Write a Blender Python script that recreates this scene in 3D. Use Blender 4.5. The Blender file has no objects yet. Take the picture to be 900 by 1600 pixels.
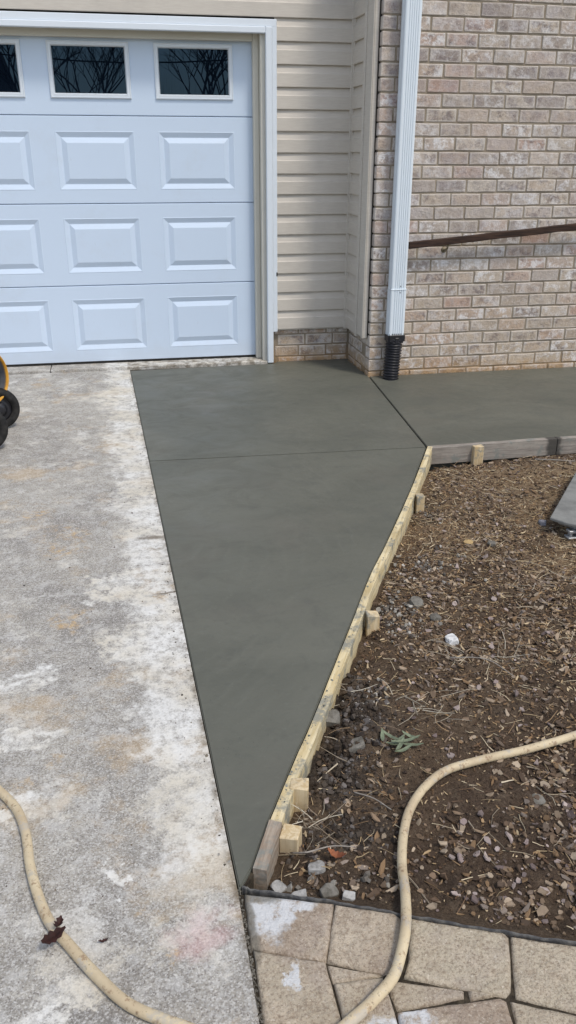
import bpy, bmesh, math, random
import numpy as np
from mathutils import Vector, Matrix, noise as MN
random.seed(7); rng = np.random.default_rng(7)
scene = bpy.context.scene
COL = scene.collection
R = math.radians

# ------------------------------------------------------------ camera, world, sun
cam_d = bpy.data.cameras.new("camera"); cam = bpy.data.objects.new("camera", cam_d); COL.objects.link(cam)
cam_d.sensor_fit = 'VERTICAL'; cam_d.sensor_height = 36.0; cam_d.lens = 36 * 1292.244 / 1600
cam_d.clip_start = 0.05; cam_d.clip_end = 500
right = Vector((0.9817, -0.1902, 0.0022)); fwd = Vector((0.1752, 0.8995, -0.4003)).normalized()
right = (right - fwd * right.dot(fwd)).normalized(); up = right.cross(fwd)
cam.matrix_world = Matrix(((right.x, up.x, -fwd.x, -0.9388), (right.y, up.y, -fwd.y, -6.0388),
                           (right.z, up.z, -fwd.z, 1.3941), (0, 0, 0, 1)))
scene.camera = cam
SUN_EL, SUN_AZ = 58, 146          # azimuth clockwise from +Y (the house) towards +X
world = bpy.data.worlds.new("World"); scene.world = world; world.use_nodes = True
wn = world.node_tree
for n in list(wn.nodes): wn.nodes.remove(n)
sky = wn.nodes.new('ShaderNodeTexSky'); sky.sky_type = 'NISHITA'; sky.sun_disc = False
sky.sun_elevation = R(SUN_EL); sky.sun_rotation = R(SUN_AZ); sky.air_density = 1.0; sky.dust_density = 1.2; sky.ozone_density = 1.0
hs = wn.nodes.new('ShaderNodeHueSaturation'); hs.inputs['Saturation'].default_value = 0.60
bgn = wn.nodes.new('ShaderNodeBackground'); bgn.inputs['Strength'].default_value = 0.15
wo = wn.nodes.new('ShaderNodeOutputWorld')
wn.links.new(sky.outputs[0], hs.inputs['Color']); wn.links.new(hs.outputs[0], bgn.inputs['Color']); wn.links.new(bgn.outputs[0], wo.inputs['Surface'])
sl = bpy.data.lights.new("sun", 'SUN'); sl.energy = 1.5; sl.angle = R(10); sl.color = (1.0, 0.93, 0.82)
sun = bpy.data.objects.new("sun", sl); COL.objects.link(sun)
sd = Vector((math.sin(R(SUN_AZ)) * math.cos(R(SUN_EL)), math.cos(R(SUN_AZ)) * math.cos(R(SUN_EL)), math.sin(R(SUN_EL))))
sun.rotation_euler = sd.to_track_quat('Z', 'Y').to_euler(); sun.location = (6, -8, 10)
scene.view_settings.view_transform = 'Standard'; scene.view_settings.look = 'None'
scene.view_settings.gamma = 1; scene.view_settings.exposure = 0.38

# ------------------------------------------------------------ material helpers
def lin(c):
    return tuple(((x / 255) / 12.92 if x / 255 <= .04045 else ((x / 255 + .055) / 1.055) ** 2.4) for x in c)
class Mat:
    def __init__(s, name):
        s.m = bpy.data.materials.new(name); s.m.use_nodes = True; s.t = s.m.node_tree
        s.b = next(n for n in s.t.nodes if n.type == 'BSDF_PRINCIPLED'); s._pos = None
    def n(s, k, **kw):
        n = s.t.nodes.new(k)
        for a, v in kw.items(): setattr(n, a, v)
        return n
    def put(s, sock, v):
        if hasattr(v, 'is_output') or isinstance(v, bpy.types.NodeSocket): s.t.links.new(v, sock)
        elif v is not None:
            if isinstance(v, (tuple, list)) and len(v) == 3 and sock.type == 'RGBA': v = (*v, 1)
            sock.default_value = v
    def pos(s):
        if not s._pos: s._pos = s.n('ShaderNodeNewGeometry').outputs['Position']
        return s._pos
    def obj(s, rnd=True):
        o = s.n('ShaderNodeTexCoord').outputs['Object']
        if not rnd: return o
        r = s.n('ShaderNodeObjectInfo').outputs['Random']
        c = s.n('ShaderNodeCombineXYZ'); k = s.math('MULTIPLY', r, 37.0); s.put(c.inputs[0], k); s.put(c.inputs[1], s.math('MULTIPLY', r, 91.0)); s.put(c.inputs[2], k)
        a = s.n('ShaderNodeVectorMath', operation='ADD'); s.put(a.inputs[0], o); s.put(a.inputs[1], c.outputs[0]); return a.outputs[0]
    def rnd(s): return s.n('ShaderNodeObjectInfo').outputs['Random']
    def noise(s, scale, detail=4, rough=.55, vec=None, dist=0, col=False):
        n = s.n('ShaderNodeTexNoise'); s.put(n.inputs['Vector'], vec if vec is not None else s.pos())
        n.inputs['Scale'].default_value = scale; n.inputs['Detail'].default_value = detail
        n.inputs['Roughness'].default_value = rough; n.inputs['Distortion'].default_value = dist
        return n.outputs[1 if col else 0]
    def voro(s, scale, vec=None, feat='F1', out='Distance', rand=1):
        n = s.n('ShaderNodeTexVoronoi', feature=feat); s.put(n.inputs['Vector'], vec if vec is not None else s.pos())
        n.inputs['Scale'].default_value = scale; n.inputs['Randomness'].default_value = rand
        return n.outputs[out]
    def math(s, op, a, b=None, c=None, clamp=False):
        n = s.n('ShaderNodeMath', operation=op, use_clamp=clamp); s.put(n.inputs[0], a)
        if b is not None: s.put(n.inputs[1], b)
        if c is not None: s.put(n.inputs[2], c)
        return n.outputs[0]
    def rng(s, f, a, b, c=0., d=1.):
        n = s.n('ShaderNodeMapRange'); n.interpolation_type = 'SMOOTHSTEP'; s.put(n.inputs[0], f)
        for i, v in enumerate((a, b, c, d)): n.inputs[i + 1].default_value = v
        return n.outputs[0]
    def ramp(s, f, stops):
        n = s.n('ShaderNodeValToRGB'); s.put(n.inputs[0], f); e = n.color_ramp.elements
        while len(e) < len(stops): e.new(.5)
        for el, (p, c) in zip(e, stops): el.position = p; el.color = (*c, 1)
        return n.outputs[0]
    def mix(s, f, a, b, bt='MIX'):
        n = s.n('ShaderNodeMix', data_type='RGBA', blend_type=bt); n.clamp_factor = True
        s.put(n.inputs[0], f); s.put(n.inputs[6], a); s.put(n.inputs[7], b); return n.outputs[2]
    def sep(s, v=None):
        n = s.n('ShaderNodeSeparateXYZ'); s.put(n.inputs[0], v if v is not None else s.pos()); return n.outputs
    def vec(s, x, y, z):
        n = s.n('ShaderNodeCombineXYZ'); s.put(n.inputs[0], x); s.put(n.inputs[1], y); s.put(n.inputs[2], z); return n.outputs[0]
    def scl(s, v, k):
        n = s.n('ShaderNodeVectorMath', operation='MULTIPLY'); s.put(n.inputs[0], v); n.inputs[1].default_value = k; return n.outputs[0]
    def add(s, a, b):
        n = s.n('ShaderNodeVectorMath', operation='ADD'); s.put(n.inputs[0], a); s.put(n.inputs[1], b); return n.outputs[0]
    def bump(s, h, strength=.3, dist=.01, prev=None):
        n = s.n('ShaderNodeBump'); s.put(n.inputs['Height'], h); n.inputs['Strength'].default_value = strength
        n.inputs['Distance'].default_value = dist
        if prev is not None: s.put(n.inputs['Normal'], prev)
        return n.outputs[0]
    def out(s, col=None, rough=None, nor=None, metal=None, spec=None):
        if col is not None: s.put(s.b.inputs['Base Color'], col)
        if rough is not None: s.put(s.b.inputs['Roughness'], rough)
        if nor is not None: s.put(s.b.inputs['Normal'], nor)
        if metal is not None: s.put(s.b.inputs['Metallic'], metal)
        if spec is not None: s.put(s.b.inputs['Specular IOR Level'], spec)
        return s.m
    def blob(s, x, y, rx, ry, ang=0, warp=None, soft=.35):
        """mask of a stain centred at x,y (metres)"""
        px, py, _ = s.sep(warp)
        ca, sa = math.cos(R(ang)), math.sin(R(ang))
        dx = s.math('SUBTRACT', px, x); dy = s.math('SUBTRACT', py, y)
        u = s.math('DIVIDE', s.math('ADD', s.math('MULTIPLY', dx, ca), s.math('MULTIPLY', dy, sa)), rx)
        v = s.math('DIVIDE', s.math('SUBTRACT', s.math('MULTIPLY', dy, ca), s.math('MULTIPLY', dx, sa)), ry)
        d = s.math('SQRT', s.math('ADD', s.math('MULTIPLY', u, u), s.math('MULTIPLY', v, v)))
        return s.rng(d, 1 + soft, 1 - soft)
    def maxi(s, L):
        a = L[0]
        for b in L[1:]: a = s.math('MAXIMUM', a, b)
        return a
    def warp(s, amt, scale=6):
        w = s.noise(scale, 5, .65, col=True)
        a = s.n('ShaderNodeVectorMath', operation='SUBTRACT'); s.put(a.inputs[0], w); a.inputs[1].default_value = (.5, .5, .5)
        return s.add(s.pos(), s.scl(a.outputs[0], (amt, amt, 0)))

# ---- materials
def m_driveway():
    m = Mat('old_driveway_concrete'); P = m.pos()
    wp = m.warp(.22, 7); wp2 = m.warp(.30, 16)
    x, y, z = m.sep(); wx, wy, _ = m.sep(wp2)
    big = m.noise(2.3, 5, .6); mid = m.noise(14, 6, .7); fine = m.noise(170, 3, .7); grit = m.noise(330, 3, .9)
    vr = m.voro(300, out='Color'); vs = m.sep(vr)[0]
    base = m.mix(m.rng(big, .3, .7), lin((128, 124, 118)), lin((158, 153, 143)))
    base = m.mix(m.math('MULTIPLY', m.rng(mid, .35, .75), .55), base, lin((196, 190, 178)))
    base = m.mix(m.math('MULTIPLY', m.rng(fine, .46, .66), .6), base, lin((200, 198, 195)))
    base = m.mix(m.math('MULTIPLY', m.rng(grit, .52, .30), .6), base, lin((98, 94, 92)))
    base = m.mix(m.math('MULTIPLY', m.rng(vs, .80, .9), .5), base, lin((214, 211, 206)))
    base = m.mix(m.math('MULTIPLY', m.rng(vs, .16, .08), .5), base, lin((92, 84, 80)))
    lt = m.rng(m.noise(19, 8, .82), .50, .60); base = m.mix(m.math('MULTIPLY', lt, .42), base, lin((204, 202, 198)))
    dk = m.rng(m.noise(33, 8, .82), .54, .64); base = m.mix(m.math('MULTIPLY', dk, .30), base, lin((112, 106, 102)))
    pits = m.math('MULTIPLY', m.rng(m.voro(38), .10, .05), m.rng(m.noise(12, 3, .6), .48, .6)); base = m.mix(m.math('MULTIPLY', pits, .75), base, lin((70, 62, 56)))
    # warm lichen / rust stains
    ow = m.noise(9, 6, .7)
    og = m.rng(m.noise(3.1, 6, .72), .53, .66)
    og = m.math('MULTIPLY', og, .40)
    ob = m.maxi([m.blob(a, b, c, d, e, wp, .5) for a, b, c, d, e in (
        (-1.396, -2.635, .06, .10, 20), (-1.208, -4.283, .035, .03, 0), (-1.025, -3.444, .035, .05, 0), (-1.294, -4.361, .04, .03, 0),
        (-1.26, -2.95, .10, .16, 0), (-1.19, -3.587, .06, .07, 0), (-.974, -4.813, .03, .025, 0), (-.86, -3.28, .07, .035, 0),
        (-.87, -3.5, .03, .12, 0), (-1.02, -4.30, .05, .03, 0), (-.93, -4.9, .02, .03, 0))])
    osp = m.math('MULTIPLY', ob, m.math('MULTIPLY', m.rng(m.noise(30, 7, .8), .44, .62), m.rng(ow, .34, .6)))
    base = m.mix(m.math('MAXIMUM', m.math('MULTIPLY', og, .8), m.math('MULTIPLY', osp, .75)), base, lin((196, 165, 118)))
    # pale cement wash beside the joint
    edge = m.math('SUBTRACT', m.math('MULTIPLY_ADD', y, -.0304, -.9425), wx)     # metres left of the slab edge
    band = m.rng(edge, .19, .13)
    far = m.rng(y, -.1, -.4); near = m.rng(wy, -4.85, -4.62)
    band = m.math('MULTIPLY', m.math('MULTIPLY', band, near), .9)
    bl = m.maxi([m.blob(*a, wp2, .3) for a in (
        (-.96, -3.3, .12, .06, 20), (-1.0, -3.42, .16, .045, 15), (-1.10, -3.34, .05, .04, 0), (-1.02, -3.78, .09, .07, 0), (-1.063, -4.682, .038, .025, 0), (-.86, -4.6, .05, .09, 0),
        (-.90, -4.30, .07, .17, 0), (-.88, -3.75, .12, .30, 0), (-.92, -2.7, .05, .30, 0), (-1.30, -3.9, .09, .04, 10),
        (-1.27, -4.17, .08, .04, 0), (-1.28, -4.45, .05, .05, 0), (-.98, -1.7, .10, .3, 0), (-1.05, -.9, .10, .25, 0), (-1.13, -4.95, .07, .04, 20))])
    pat = m.rng(m.noise(24, 7, .78), .34, .56)
    pat2 = m.rng(m.noise(70, 4, .75), .32, .5)
    wash = m.math('MULTIPLY', m.math('MULTIPLY', m.math('MAXIMUM', band, bl), pat), m.math('MULTIPLY_ADD', pat2, .5, .5))
    spr = m.math('MULTIPLY', m.rng(m.noise(5.5, 8, .80), .53, .62), m.math('MULTIPLY', pat2, .6))
    wash = m.math('MAXIMUM', wash, spr)
    base = m.mix(m.math('MULTIPLY', wash, .92), base, m.mix(m.rng(m.noise(5, 4, .6), .35, .65), lin((226, 225, 221)), lin((212, 205, 190))))
    pk = m.blob(-.87, -4.86, .05, .05, 0, wp, .6)
    base = m.mix(m.math('MULTIPLY', pk, .35), base, lin((206, 160, 158)))
    # damp dirty rim at the joint
    rim = m.math('MULTIPLY', m.rng(m.math('SUBTRACT', m.math('MULTIPLY_ADD', y, -.0304, -.9425), x), .022, 0), m.rng(m.noise(18, 5, .7), .4, .65))
    base = m.mix(m.math('MULTIPLY', rim, .8), base, lin((104, 92, 74)))
    ck = m.maxi([m.blob(-.90, -2.99, .05, .016, 0, m.warp(.03, 30), .6), m.blob(-.872, -3.46, .04, .006, 5, m.warp(.03, 30), .6)])
    base = m.mix(m.math('MULTIPLY', ck, .75), base, lin((96, 84, 68)))
    h = m.math('ADD', m.math('MULTIPLY', fine, .5), m.math('MULTIPLY', m.noise(60, 5, .7), 1.0))
    b1 = m.bump(h, .55, .006); b2 = m.bump(m.voro(190), .25, .003, b1)
    return m.out(base, .88, b2, spec=.3)
def m_slab():
    m = Mat('fresh_wet_concrete'); P = m.pos()
    sw = m.noise(1.1, 5, .6, vec=m.scl(P, (1.0, 1.3, 1)), dist=.8)
    cl = m.noise(5, 6, .65, vec=m.scl(P, (1, 1.3, 1)), dist=.8)
    base = m.mix(m.rng(sw, .3, .7), lin((88, 89, 80)), lin((102, 102, 92)))
    base = m.mix(m.math('MULTIPLY', m.rng(cl, .5, .75), .40), base, lin((78, 79, 74)))
    base = m.mix(m.math('MULTIPLY', m.rng(m.noise(55, 5, .7), .58, .75), .25), base, lin((126, 128, 119)))
    base = m.mix(m.math('MULTIPLY', m.rng(m.noise(18, 7, .75), .52, .66), .28), base, lin((78, 80, 73)))
    warm = m.rng(m.noise(2.1, 4, .6, vec=m.add(P, (4, 9, 0))), .5, .7); base = m.mix(m.math('MULTIPLY', warm, .35), base, lin((100, 97, 88)))
    pit = m.rng(m.voro(70), .14, .06)
    pm = m.math('MULTIPLY', pit, m.rng(m.noise(8, 3, .6), .5, .62))
    base = m.mix(m.math('MULTIPLY', pm, .6), base, lin((60, 62, 57)))
    fi = m.noise(300, 3, .7)
    tro = m.noise(6, 4, .6, vec=m.scl(P, (1.2, 3, 1)), dist=1.8)
    wv = m.n('ShaderNodeTexWave', wave_type='RINGS', rings_direction='Z'); m.put(wv.inputs['Vector'], m.add(m.pos(), (1.6, 3.0, 0))); wv.inputs['Scale'].default_value = 4.5
    wv.inputs['Distortion'].default_value = 6; wv.inputs['Detail'].default_value = 3; wv.inputs['Detail Scale'].default_value = 1.2
    arc = m.math('MULTIPLY', m.math('POWER', wv.outputs['Fac'], 6.0), m.rng(m.noise(2.6, 3, .6), .45, .62))
    base = m.mix(m.math('MULTIPLY', arc, .07), base, lin((124, 124, 114)))
    nb = m.bump(arc, .10, .004); nb = m.bump(tro, .14, .01, nb); nb = m.bump(fi, .10, .002, nb); nb = m.bump(pm, -.3, .002, nb)
    return m.out(base, m.rng(cl, .3, .7, .42, .62), nb, spec=.4)
def m_brick():
    m = Mat('tumbled_tan_brick'); O = m.obj(); P = m.pos()
    r = m.rnd(); r2 = m.math('POWER', m.math('FRACT', m.math('MULTIPLY', r, 17.3)), 1.4); r3 = m.math('FRACT', m.math('MULTIPLY', r, 71.7))
    base = m.ramp(r, [(0, lin((168, 155, 146))), (.18, lin((198, 186, 172))), (.36, lin((184, 156, 142))), (.5, lin((194, 179, 162))), (.66, lin((160, 148, 140))), (.82, lin((206, 192, 178))), (1, lin((178, 160, 146)))])
    lowmix = m.rng(m.sep()[2], .75, .1)                              # lower courses are a yellower, cleaner batch
    base = m.mix(m.math('MULTIPLY', lowmix, .35), base, lin((184, 160, 124)))
    sm = m.rng(m.noise(13, 6, .72, vec=O, dist=.5), .46, .62)
    base = m.mix(m.math('MULTIPLY', sm, m.math('MULTIPLY_ADD', r3, .8, .1)), base, lin((122, 110, 108)))
    wh = m.rng(m.noise(19, 7, .76, vec=m.add(O, (3, 1, 7)), dist=.3), .45, .60)
    base = m.mix(m.math('MULTIPLY', wh, m.math('MULTIPLY_ADD', r2, .85, .12)), base, lin((228, 224, 222)))
    lil = m.math('MULTIPLY', m.rng(m.noise(6, 4, .6, vec=m.add(O, (9, 2, 4))), .45, .65), m.rng(m.sep()[2], .4, 1.0))
    base = m.mix(m.math('MULTIPLY', lil, .28), base, lin((166, 158, 164)))
    sp = m.rng(m.noise(150, 4, .75, vec=O), .54, .66)
    base = m.mix(m.math('MULTIPLY', sp, .45), base, lin((106, 88, 80)))
    sp2 = m.rng(m.noise(90, 4, .75, vec=m.add(O, (5, 5, 5))), .56, .66)
    base = m.mix(m.math('MULTIPLY', sp2, .4), base, lin((222, 212, 202)))
    gx_, gy_, gz_ = m.sep(m.n('ShaderNodeTexCoord').outputs['Generated'])
    ex_ = m.math('ABSOLUTE', m.math('SUBTRACT', gx_, .5)); ez_ = m.math('ABSOLUTE', m.math('SUBTRACT', gz_, .5))
    wob = m.math('MULTIPLY', m.math('SUBTRACT', m.noise(30, 4, .7, vec=O), .5), .16)
    ed = m.math('MAXIMUM', m.rng(m.math('ADD', ex_, wob), .40, .47), m.rng(m.math('ADD', ez_, wob), .31, .43))
    base = m.mix(m.math('MULTIPLY', ed, m.math('MULTIPLY_ADD', r3, .5, .15)), base, lin((214, 206, 196)))
    # rusty splash stain just above the paving
    st = m.math('MULTIPLY', m.rng(m.math('ADD', m.sep()[2], m.math('MULTIPLY', m.noise(7, 4, .6), .12)), .16, .03), m.rng(m.noise(12, 5, .7), .3, .6))
    base = m.mix(m.math('MULTIPLY', st, .55), base, lin((172, 128, 62)))
    nb = m.bump(m.noise(60, 6, .75, vec=O), .9, .008); nb = m.bump(m.noise(14, 3, .6, vec=O), .6, .012, nb); nb = m.bump(m.rng(m.voro(70, vec=O), .16, .05), -.4, .004, nb)
    return m.out(base, .9, nb, spec=.25)
def m_mortar():
    m = Mat('sandy_mortar')
    base = m.mix(m.rng(m.noise(9, 5, .7), .3, .7), lin((140, 128, 112)), lin((166, 154, 137)))
    base = m.mix(m.math('MULTIPLY', m.rng(m.noise(260, 3, .7), .5, .65), .4), base, lin((88, 78, 68)))
    st = m.rng(m.sep()[2], .12, .0)
    base = m.mix(m.math('MULTIPLY', st, .45), base, lin((150, 112, 60)))
    return m.out(base, .95, m.bump(m.noise(220, 4, .7), .6, .003), spec=.2)
def m_siding():
    m = Mat('beige_vinyl'); P = m.pos()
    g = m.noise(38, 4, .6, vec=m.scl(P, (.35, .35, 5)))
    base = m.mix(m.rng(g, .3, .7), lin((196, 188, 177)), lin((204, 197, 186)))
    base = m.mix(m.math('MULTIPLY', m.rng(m.noise(2.4, 5, .6), .45, .7), .35), base, lin((166, 160, 152)))
    return m.out(base, .52, m.bump(g, .10, .002), spec=.4)
def m_white(name, c, rough=.45, dirt=.2, bump=.05):
    m = Mat(name)
    d = m.math('MAXIMUM', m.rng(m.noise(3.2, 7, .7), .5, .8), m.math('MULTIPLY', m.rng(m.math('ADD', m.sep()[2], m.math('MULTIPLY', m.noise(9, 5, .7), .2)), .28, .06), 1.6, clamp=True))
    base = m.mix(m.math('MULTIPLY', d, dirt), lin(c), lin((176, 172, 164)))
    sc = m.rng(m.noise(40, 5, .75, vec=m.scl(m.pos(), (1, 1, .35))), .63, .72)
    base = m.mix(m.math('MULTIPLY', sc, dirt), base, lin((150, 146, 140)))
    return m.out(base, rough, m.bump(m.noise(2.2, 3, .5), .25, .012, m.bump(m.noise(110, 4, .7, vec=m.scl(m.pos(), (.15, 1, 1.6))), bump * 3, .002)), spec=.4)
def m_simple(name, c, rough=.5, metal=0, c2=None, scale=20, bump=.1, spec=.5, obj=False):
    m = Mat(name); v = m.obj() if obj else m.pos()
    c2 = c2 or tuple(x * .75 for x in c)
    n = m.noise(scale, 5, .65, vec=v)
    return m.out(m.mix(m.rng(n, .35, .7), lin(c), lin(c2)), rough, m.bump(m.noise(scale * 5, 4, .6, vec=v), bump, .003), metal=metal, spec=spec)
def m_wood(name, c, c2, cem=.0, ax=0, scale=1., ang=0.):
    m = Mat(name); O = m.obj()
    if ang:
        vr = m.n('ShaderNodeVectorRotate', rotation_type='Z_AXIS'); m.put(vr.inputs['Vector'], O); vr.inputs['Angle'].default_value = R(ang); O = vr.outputs[0]
    k = [26, 26, 26]; k[ax] = 2.0
    gr = m.noise(scale * 3, 5, .6, vec=m.scl(O, tuple(k)), dist=.7)
    base = m.mix(m.rng(gr, .35, .65), lin(c), lin(c2))
    base = m.mix(m.math('MULTIPLY', m.rng(m.noise(5, 5, .6, vec=O), .5, .7), .35), base, lin(tuple(x * .7 for x in c2)))
    if cem:
        cm = m.rng(m.noise(13, 6, .72), .56 - cem * .12, .64)
        base = m.mix(m.math('MULTIPLY', cm, .85), base, lin((128, 130, 124)))
    if name == 'weathered_board':
        bs = m.blob(1.285, -2.12, .045, .08, 0, m.warp(.05, 25), .3); base = m.mix(m.math('MULTIPLY', bs, .9), base, lin((66, 64, 60)))
    kn = m.rng(m.noise(60, 5, .7, vec=O), .64, .72)
    base = m.mix(m.math('MULTIPLY', kn, .4), base, lin((96, 74, 48)))
    return m.out(base, .8, m.bump(gr, .5, .003), spec=.25)
def m_soil():
    m = Mat('bare_soil'); wp = m.warp(.25, 5)
    big = m.noise(2.6, 6, .65); mid = m.noise(22, 6, .7); fi = m.noise(150, 5, .8)
    base = m.mix(m.rng(big, .35, .65), lin((84, 67, 50)), lin((110, 88, 63)))
    tan = m.maxi([m.blob(*a, wp, .5) for a in ((.70, -3.40, .22, .13, 20), (.95, -2.55, .6, .28, 0), (.85, -3.0, .22, .35, 0), (.35, -3.0, .25, .3, 0))])
    base = m.mix(m.math('MULTIPLY', tan, .75), base, m.mix(m.rng(mid, .3, .7), lin((142, 112, 76)), lin((178, 150, 108))))
    blk = m.maxi([m.blob(*a, wp, .5) for a in ((-.40, -4.15, .10, .16, 30), (-.52, -4.38, .10, .14, 30), (-.16, -3.64, .06, .12, 30), (.30, -2.85, .06, .10, 0), (-.5, -4.62, .12, .05, 0))])
    base = m.mix(m.math('MULTIPLY', blk, .7), base, m.mix(m.rng(mid, .35, .65), lin((54, 49, 44)), lin((82, 77, 72))))
    red = m.blob(.05, -4.62, .45, .22, 10, wp, .6)
    base = m.mix(m.math('MULTIPLY', red, .5), base, lin((68, 50, 41)))
    base = m.mix(m.math('MULTIPLY', m.rng(mid, .48, .7), .45), base, lin((132, 112, 88)))
    base = m.mix(m.math('MULTIPLY', m.rng(fi, .5, .36), .65), base, lin((42, 35, 31)))
    base = m.mix(m.math('MULTIPLY', m.rng(fi, .56, .70), .5), base, lin((152, 138, 120)))
    hsv = m.n('ShaderNodeHueSaturation'); hsv.inputs['Saturation'].default_value = .82; m.put(hsv.inputs['Color'], base); base = hsv.outputs[0]
    nb = m.bump(mid, .8, .02); nb = m.bump(fi, .9, .008, nb); nb = m.bump(m.noise(60, 5, .7), .8, .012, nb)
    return m.out(base, .95, nb, spec=.2)
def m_vcol(name, rough=.85):
    m = Mat(name); a = m.n('ShaderNodeAttribute', attribute_name='tint').outputs['Color']
    n = m.noise(190, 4, .7)
    c = m.mix(m.math('MULTIPLY', m.rng(n, .5, .7), .35), a, m.mix(.5, a, (0.02, .015, .01)))
    return m.out(c, rough, m.bump(n, .5, .002), spec=.3)
def m_paver():
    m = Mat('tan_paving_stone'); O = m.obj(); r = m.rnd()
    r_ = m.math('FRACT', m.math('MULTIPLY', r, 13.7)); base = m.mix(r_, lin((184, 173, 152)), lin((160, 144, 128)))
    base = m.mix(m.math('MULTIPLY', m.rng(m.noise(5, 5, .65, vec=O), .45, .62), .6), base, lin((160, 146, 136)))
    base = m.mix(m.rng(m.noise(9, 6, .7), .42, .68), base, lin((190, 176, 156)))
    base = m.mix(m.math('MULTIPLY', m.rng(m.noise(28, 6, .75), .5, .66), .5), base, lin((140, 122, 102)))
    base = m.mix(m.math('MULTIPLY', m.rng(m.noise(150, 5, .85), .52, .40), .7), base, lin((122, 106, 90)))
    base = m.mix(m.math('MULTIPLY', m.rng(m.noise(120, 5, .85), .55, .66), .6), base, lin((216, 206, 190)))
    wp = m.warp(.11, 22)
    ce = m.maxi([m.blob(*a, wp, .25) for a in ((-.745, -4.835, .04, .06, 0), (-.69, -4.815, .05, .02, -15), (-.60, -5.12, .03, .03, 0), (-.53, -5.115, .045, .018, -10), (-.72, -4.98, .012, .03, 0))])
    ce = m.math('MULTIPLY', ce, m.rng(m.noise(40, 5, .7), .3, .5))
    base = m.mix(m.math('MULTIPLY', ce, .85), base, lin((208, 210, 212)))
    wet = m.maxi([m.blob(-.765, -4.785, .06, .022, -12, m.warp(.03, 22), .3), m.blob(-.782, -4.86, .012, .08, 0, m.warp(.03, 22), .4)])
    base = m.mix(m.math('MULTIPLY', wet, .8), base, lin((112, 108, 98)))
    nb = m.bump(m.noise(26, 5, .7), .9, .012); nb = m.bump(m.rng(m.voro(46), .16, .04), -.5, .006, nb); nb = m.bump(m.noise(180, 4, .75), .6, .003, nb)
    return m.out(base, .88, nb, spec=.3)
def m_hose():
    m = Mat('worn_tan_rubber'); P = m.pos()
    base = m.mix(m.rng(m.noise(11, 5, .6), .35, .65), lin((206, 190, 158)), lin((188, 170, 140)))
    sm = m.rng(m.noise(48, 5, .75), .54, .64)
    base = m.mix(m.math('MULTIPLY', sm, .75), base, lin((140, 112, 86)))
    base = m.mix(m.math('MULTIPLY', m.rng(m.noise(90, 4, .7), .60, .68), .6), base, lin((92, 74, 58)))
    base = m.mix(m.math('MULTIPLY', m.rng(m.noise(14, 6, .8), .53, .60), .65), base, lin((176, 170, 160)))
    return m.out(base, .62, m.bump(m.noise(160, 4, .7), .35, .002), spec=.35)

M = dict(
    drive=m_driveway(), slab=m_slab(), brick=m_brick(), mortar=m_mortar(), siding=m_siding(),
    door=m_white('sky_tinted_door_white', (202, 217, 235), .42, .14), trim=m_white('white_trim', (220, 227, 234), .4, .12),  # door: white paint with the sky's blue light mixed into its colour
    jamb=m_white('cream_jamb', (206, 202, 190), .55, .35), spout=m_white('white_aluminium', (222, 230, 236), .35, .15),
    glass=None, black=m_simple('black_plastic', (26, 26, 30), .38, 0, (38, 38, 44), 30, .08),
    rubber=m_simple('black_rubber', (28, 28, 28), .75, 0, (52, 50, 48), 26, .3, .3),
    yellow=m_simple('yellow_enamel', (206, 150, 44), .45, 0, (176, 122, 36), 16, .05),
    dgrey=m_simple('dark_grey_steel', (66, 68, 72), .5, .3, (86, 86, 88), 22, .1), liner=m_simple('grey_liner', (120, 122, 128), .45, .2, (150, 152, 156), 10, .1),
    pine=m_wood('new_pine', (216, 198, 164), (190, 166, 126), .35, 2), form=m_wood('form_board_wood', (220, 205, 168), (196, 176, 132), .55, 0, 1, -63),
    greyw=m_wood('weathered_board', (160, 152, 142), (134, 126, 118), .35, 0), oldw=m_wood('old_brown_wood', (168, 154, 138), (138, 122, 106), .6, 0, 1, -66),
    rail=m_wood('dark_stained_wood', (72, 54, 44), (44, 34, 30), 0, 0), brass=m_simple('tarnished_brass', (140, 130, 108), .6, .3),
    soil=m_soil(), chips=m_vcol('mulch'), paver=m_paver(), hose=m_hose(),
    joint=m_simple('joint_grit', (46, 41, 35), .95, 0, (80, 72, 60), 60, .8, .2),
    cemplat=m_simple('cement_smeared_metal', (136, 136, 132), .75, .0, (112, 112, 109), 9, .3, .3), alu=m_simple('cast_aluminium', (168, 170, 172), .45, .5, (140, 142, 144), 30, .2),
    stone=m_simple('pale_stone', (180, 178, 174), .88, 0, (124, 121, 116), 40, .8, .3, True), dstone=m_simple('grey_stone', (128, 124, 116), .88, 0, (92, 88, 80), 40, .8, .3, True),
    bark=m_simple('grey_bark', (82, 74, 66), .9, 0, (54, 48, 44), 8, .6, .2), leaf=m_simple('dead_leaf', (64, 34, 28), .7, 0, (40, 22, 20), 50, .4),
    rleaf=m_simple('russet_leaf', (150, 92, 58), .75, 0, (120, 70, 46), 50, .4), gleaf=m_simple('grey_green_blade', (122, 132, 106), .7, 0, (96, 104, 84), 50, .3),
    lawn=m_simple('winter_grass', (96, 98, 62), .95, 0, (122, 110, 78), 4, .8, .2), asphalt=m_simple('asphalt', (66, 66, 68), .9, 0, (78, 78, 78), 40, .5, .3),
    shing=m_simple('roof_shingle', (62, 60, 60), .9, 0, (78, 74, 72), 6, .5, .2), hwall=m_simple('house_cladding', (150, 146, 140), .8, 0, (136, 132, 128), 4, .2, .2),
    housewrap=m_simple('dark_sheathing', (60, 56, 52), .9),
    cement=m_simple('grey_cement_crumbs', (150, 152, 150), .9, 0, (104, 106, 106), 60, .9, .2),
)
gm = Mat('dark_window_glass'); M['glass'] = gm.out((.003, .006, .012), .0, gm.bump(gm.noise(1.5, 2, .5), .02, .01), spec=.5); gm.b.inputs['Specular Tint'].default_value = (.42, .70, 1, 1)

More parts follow.
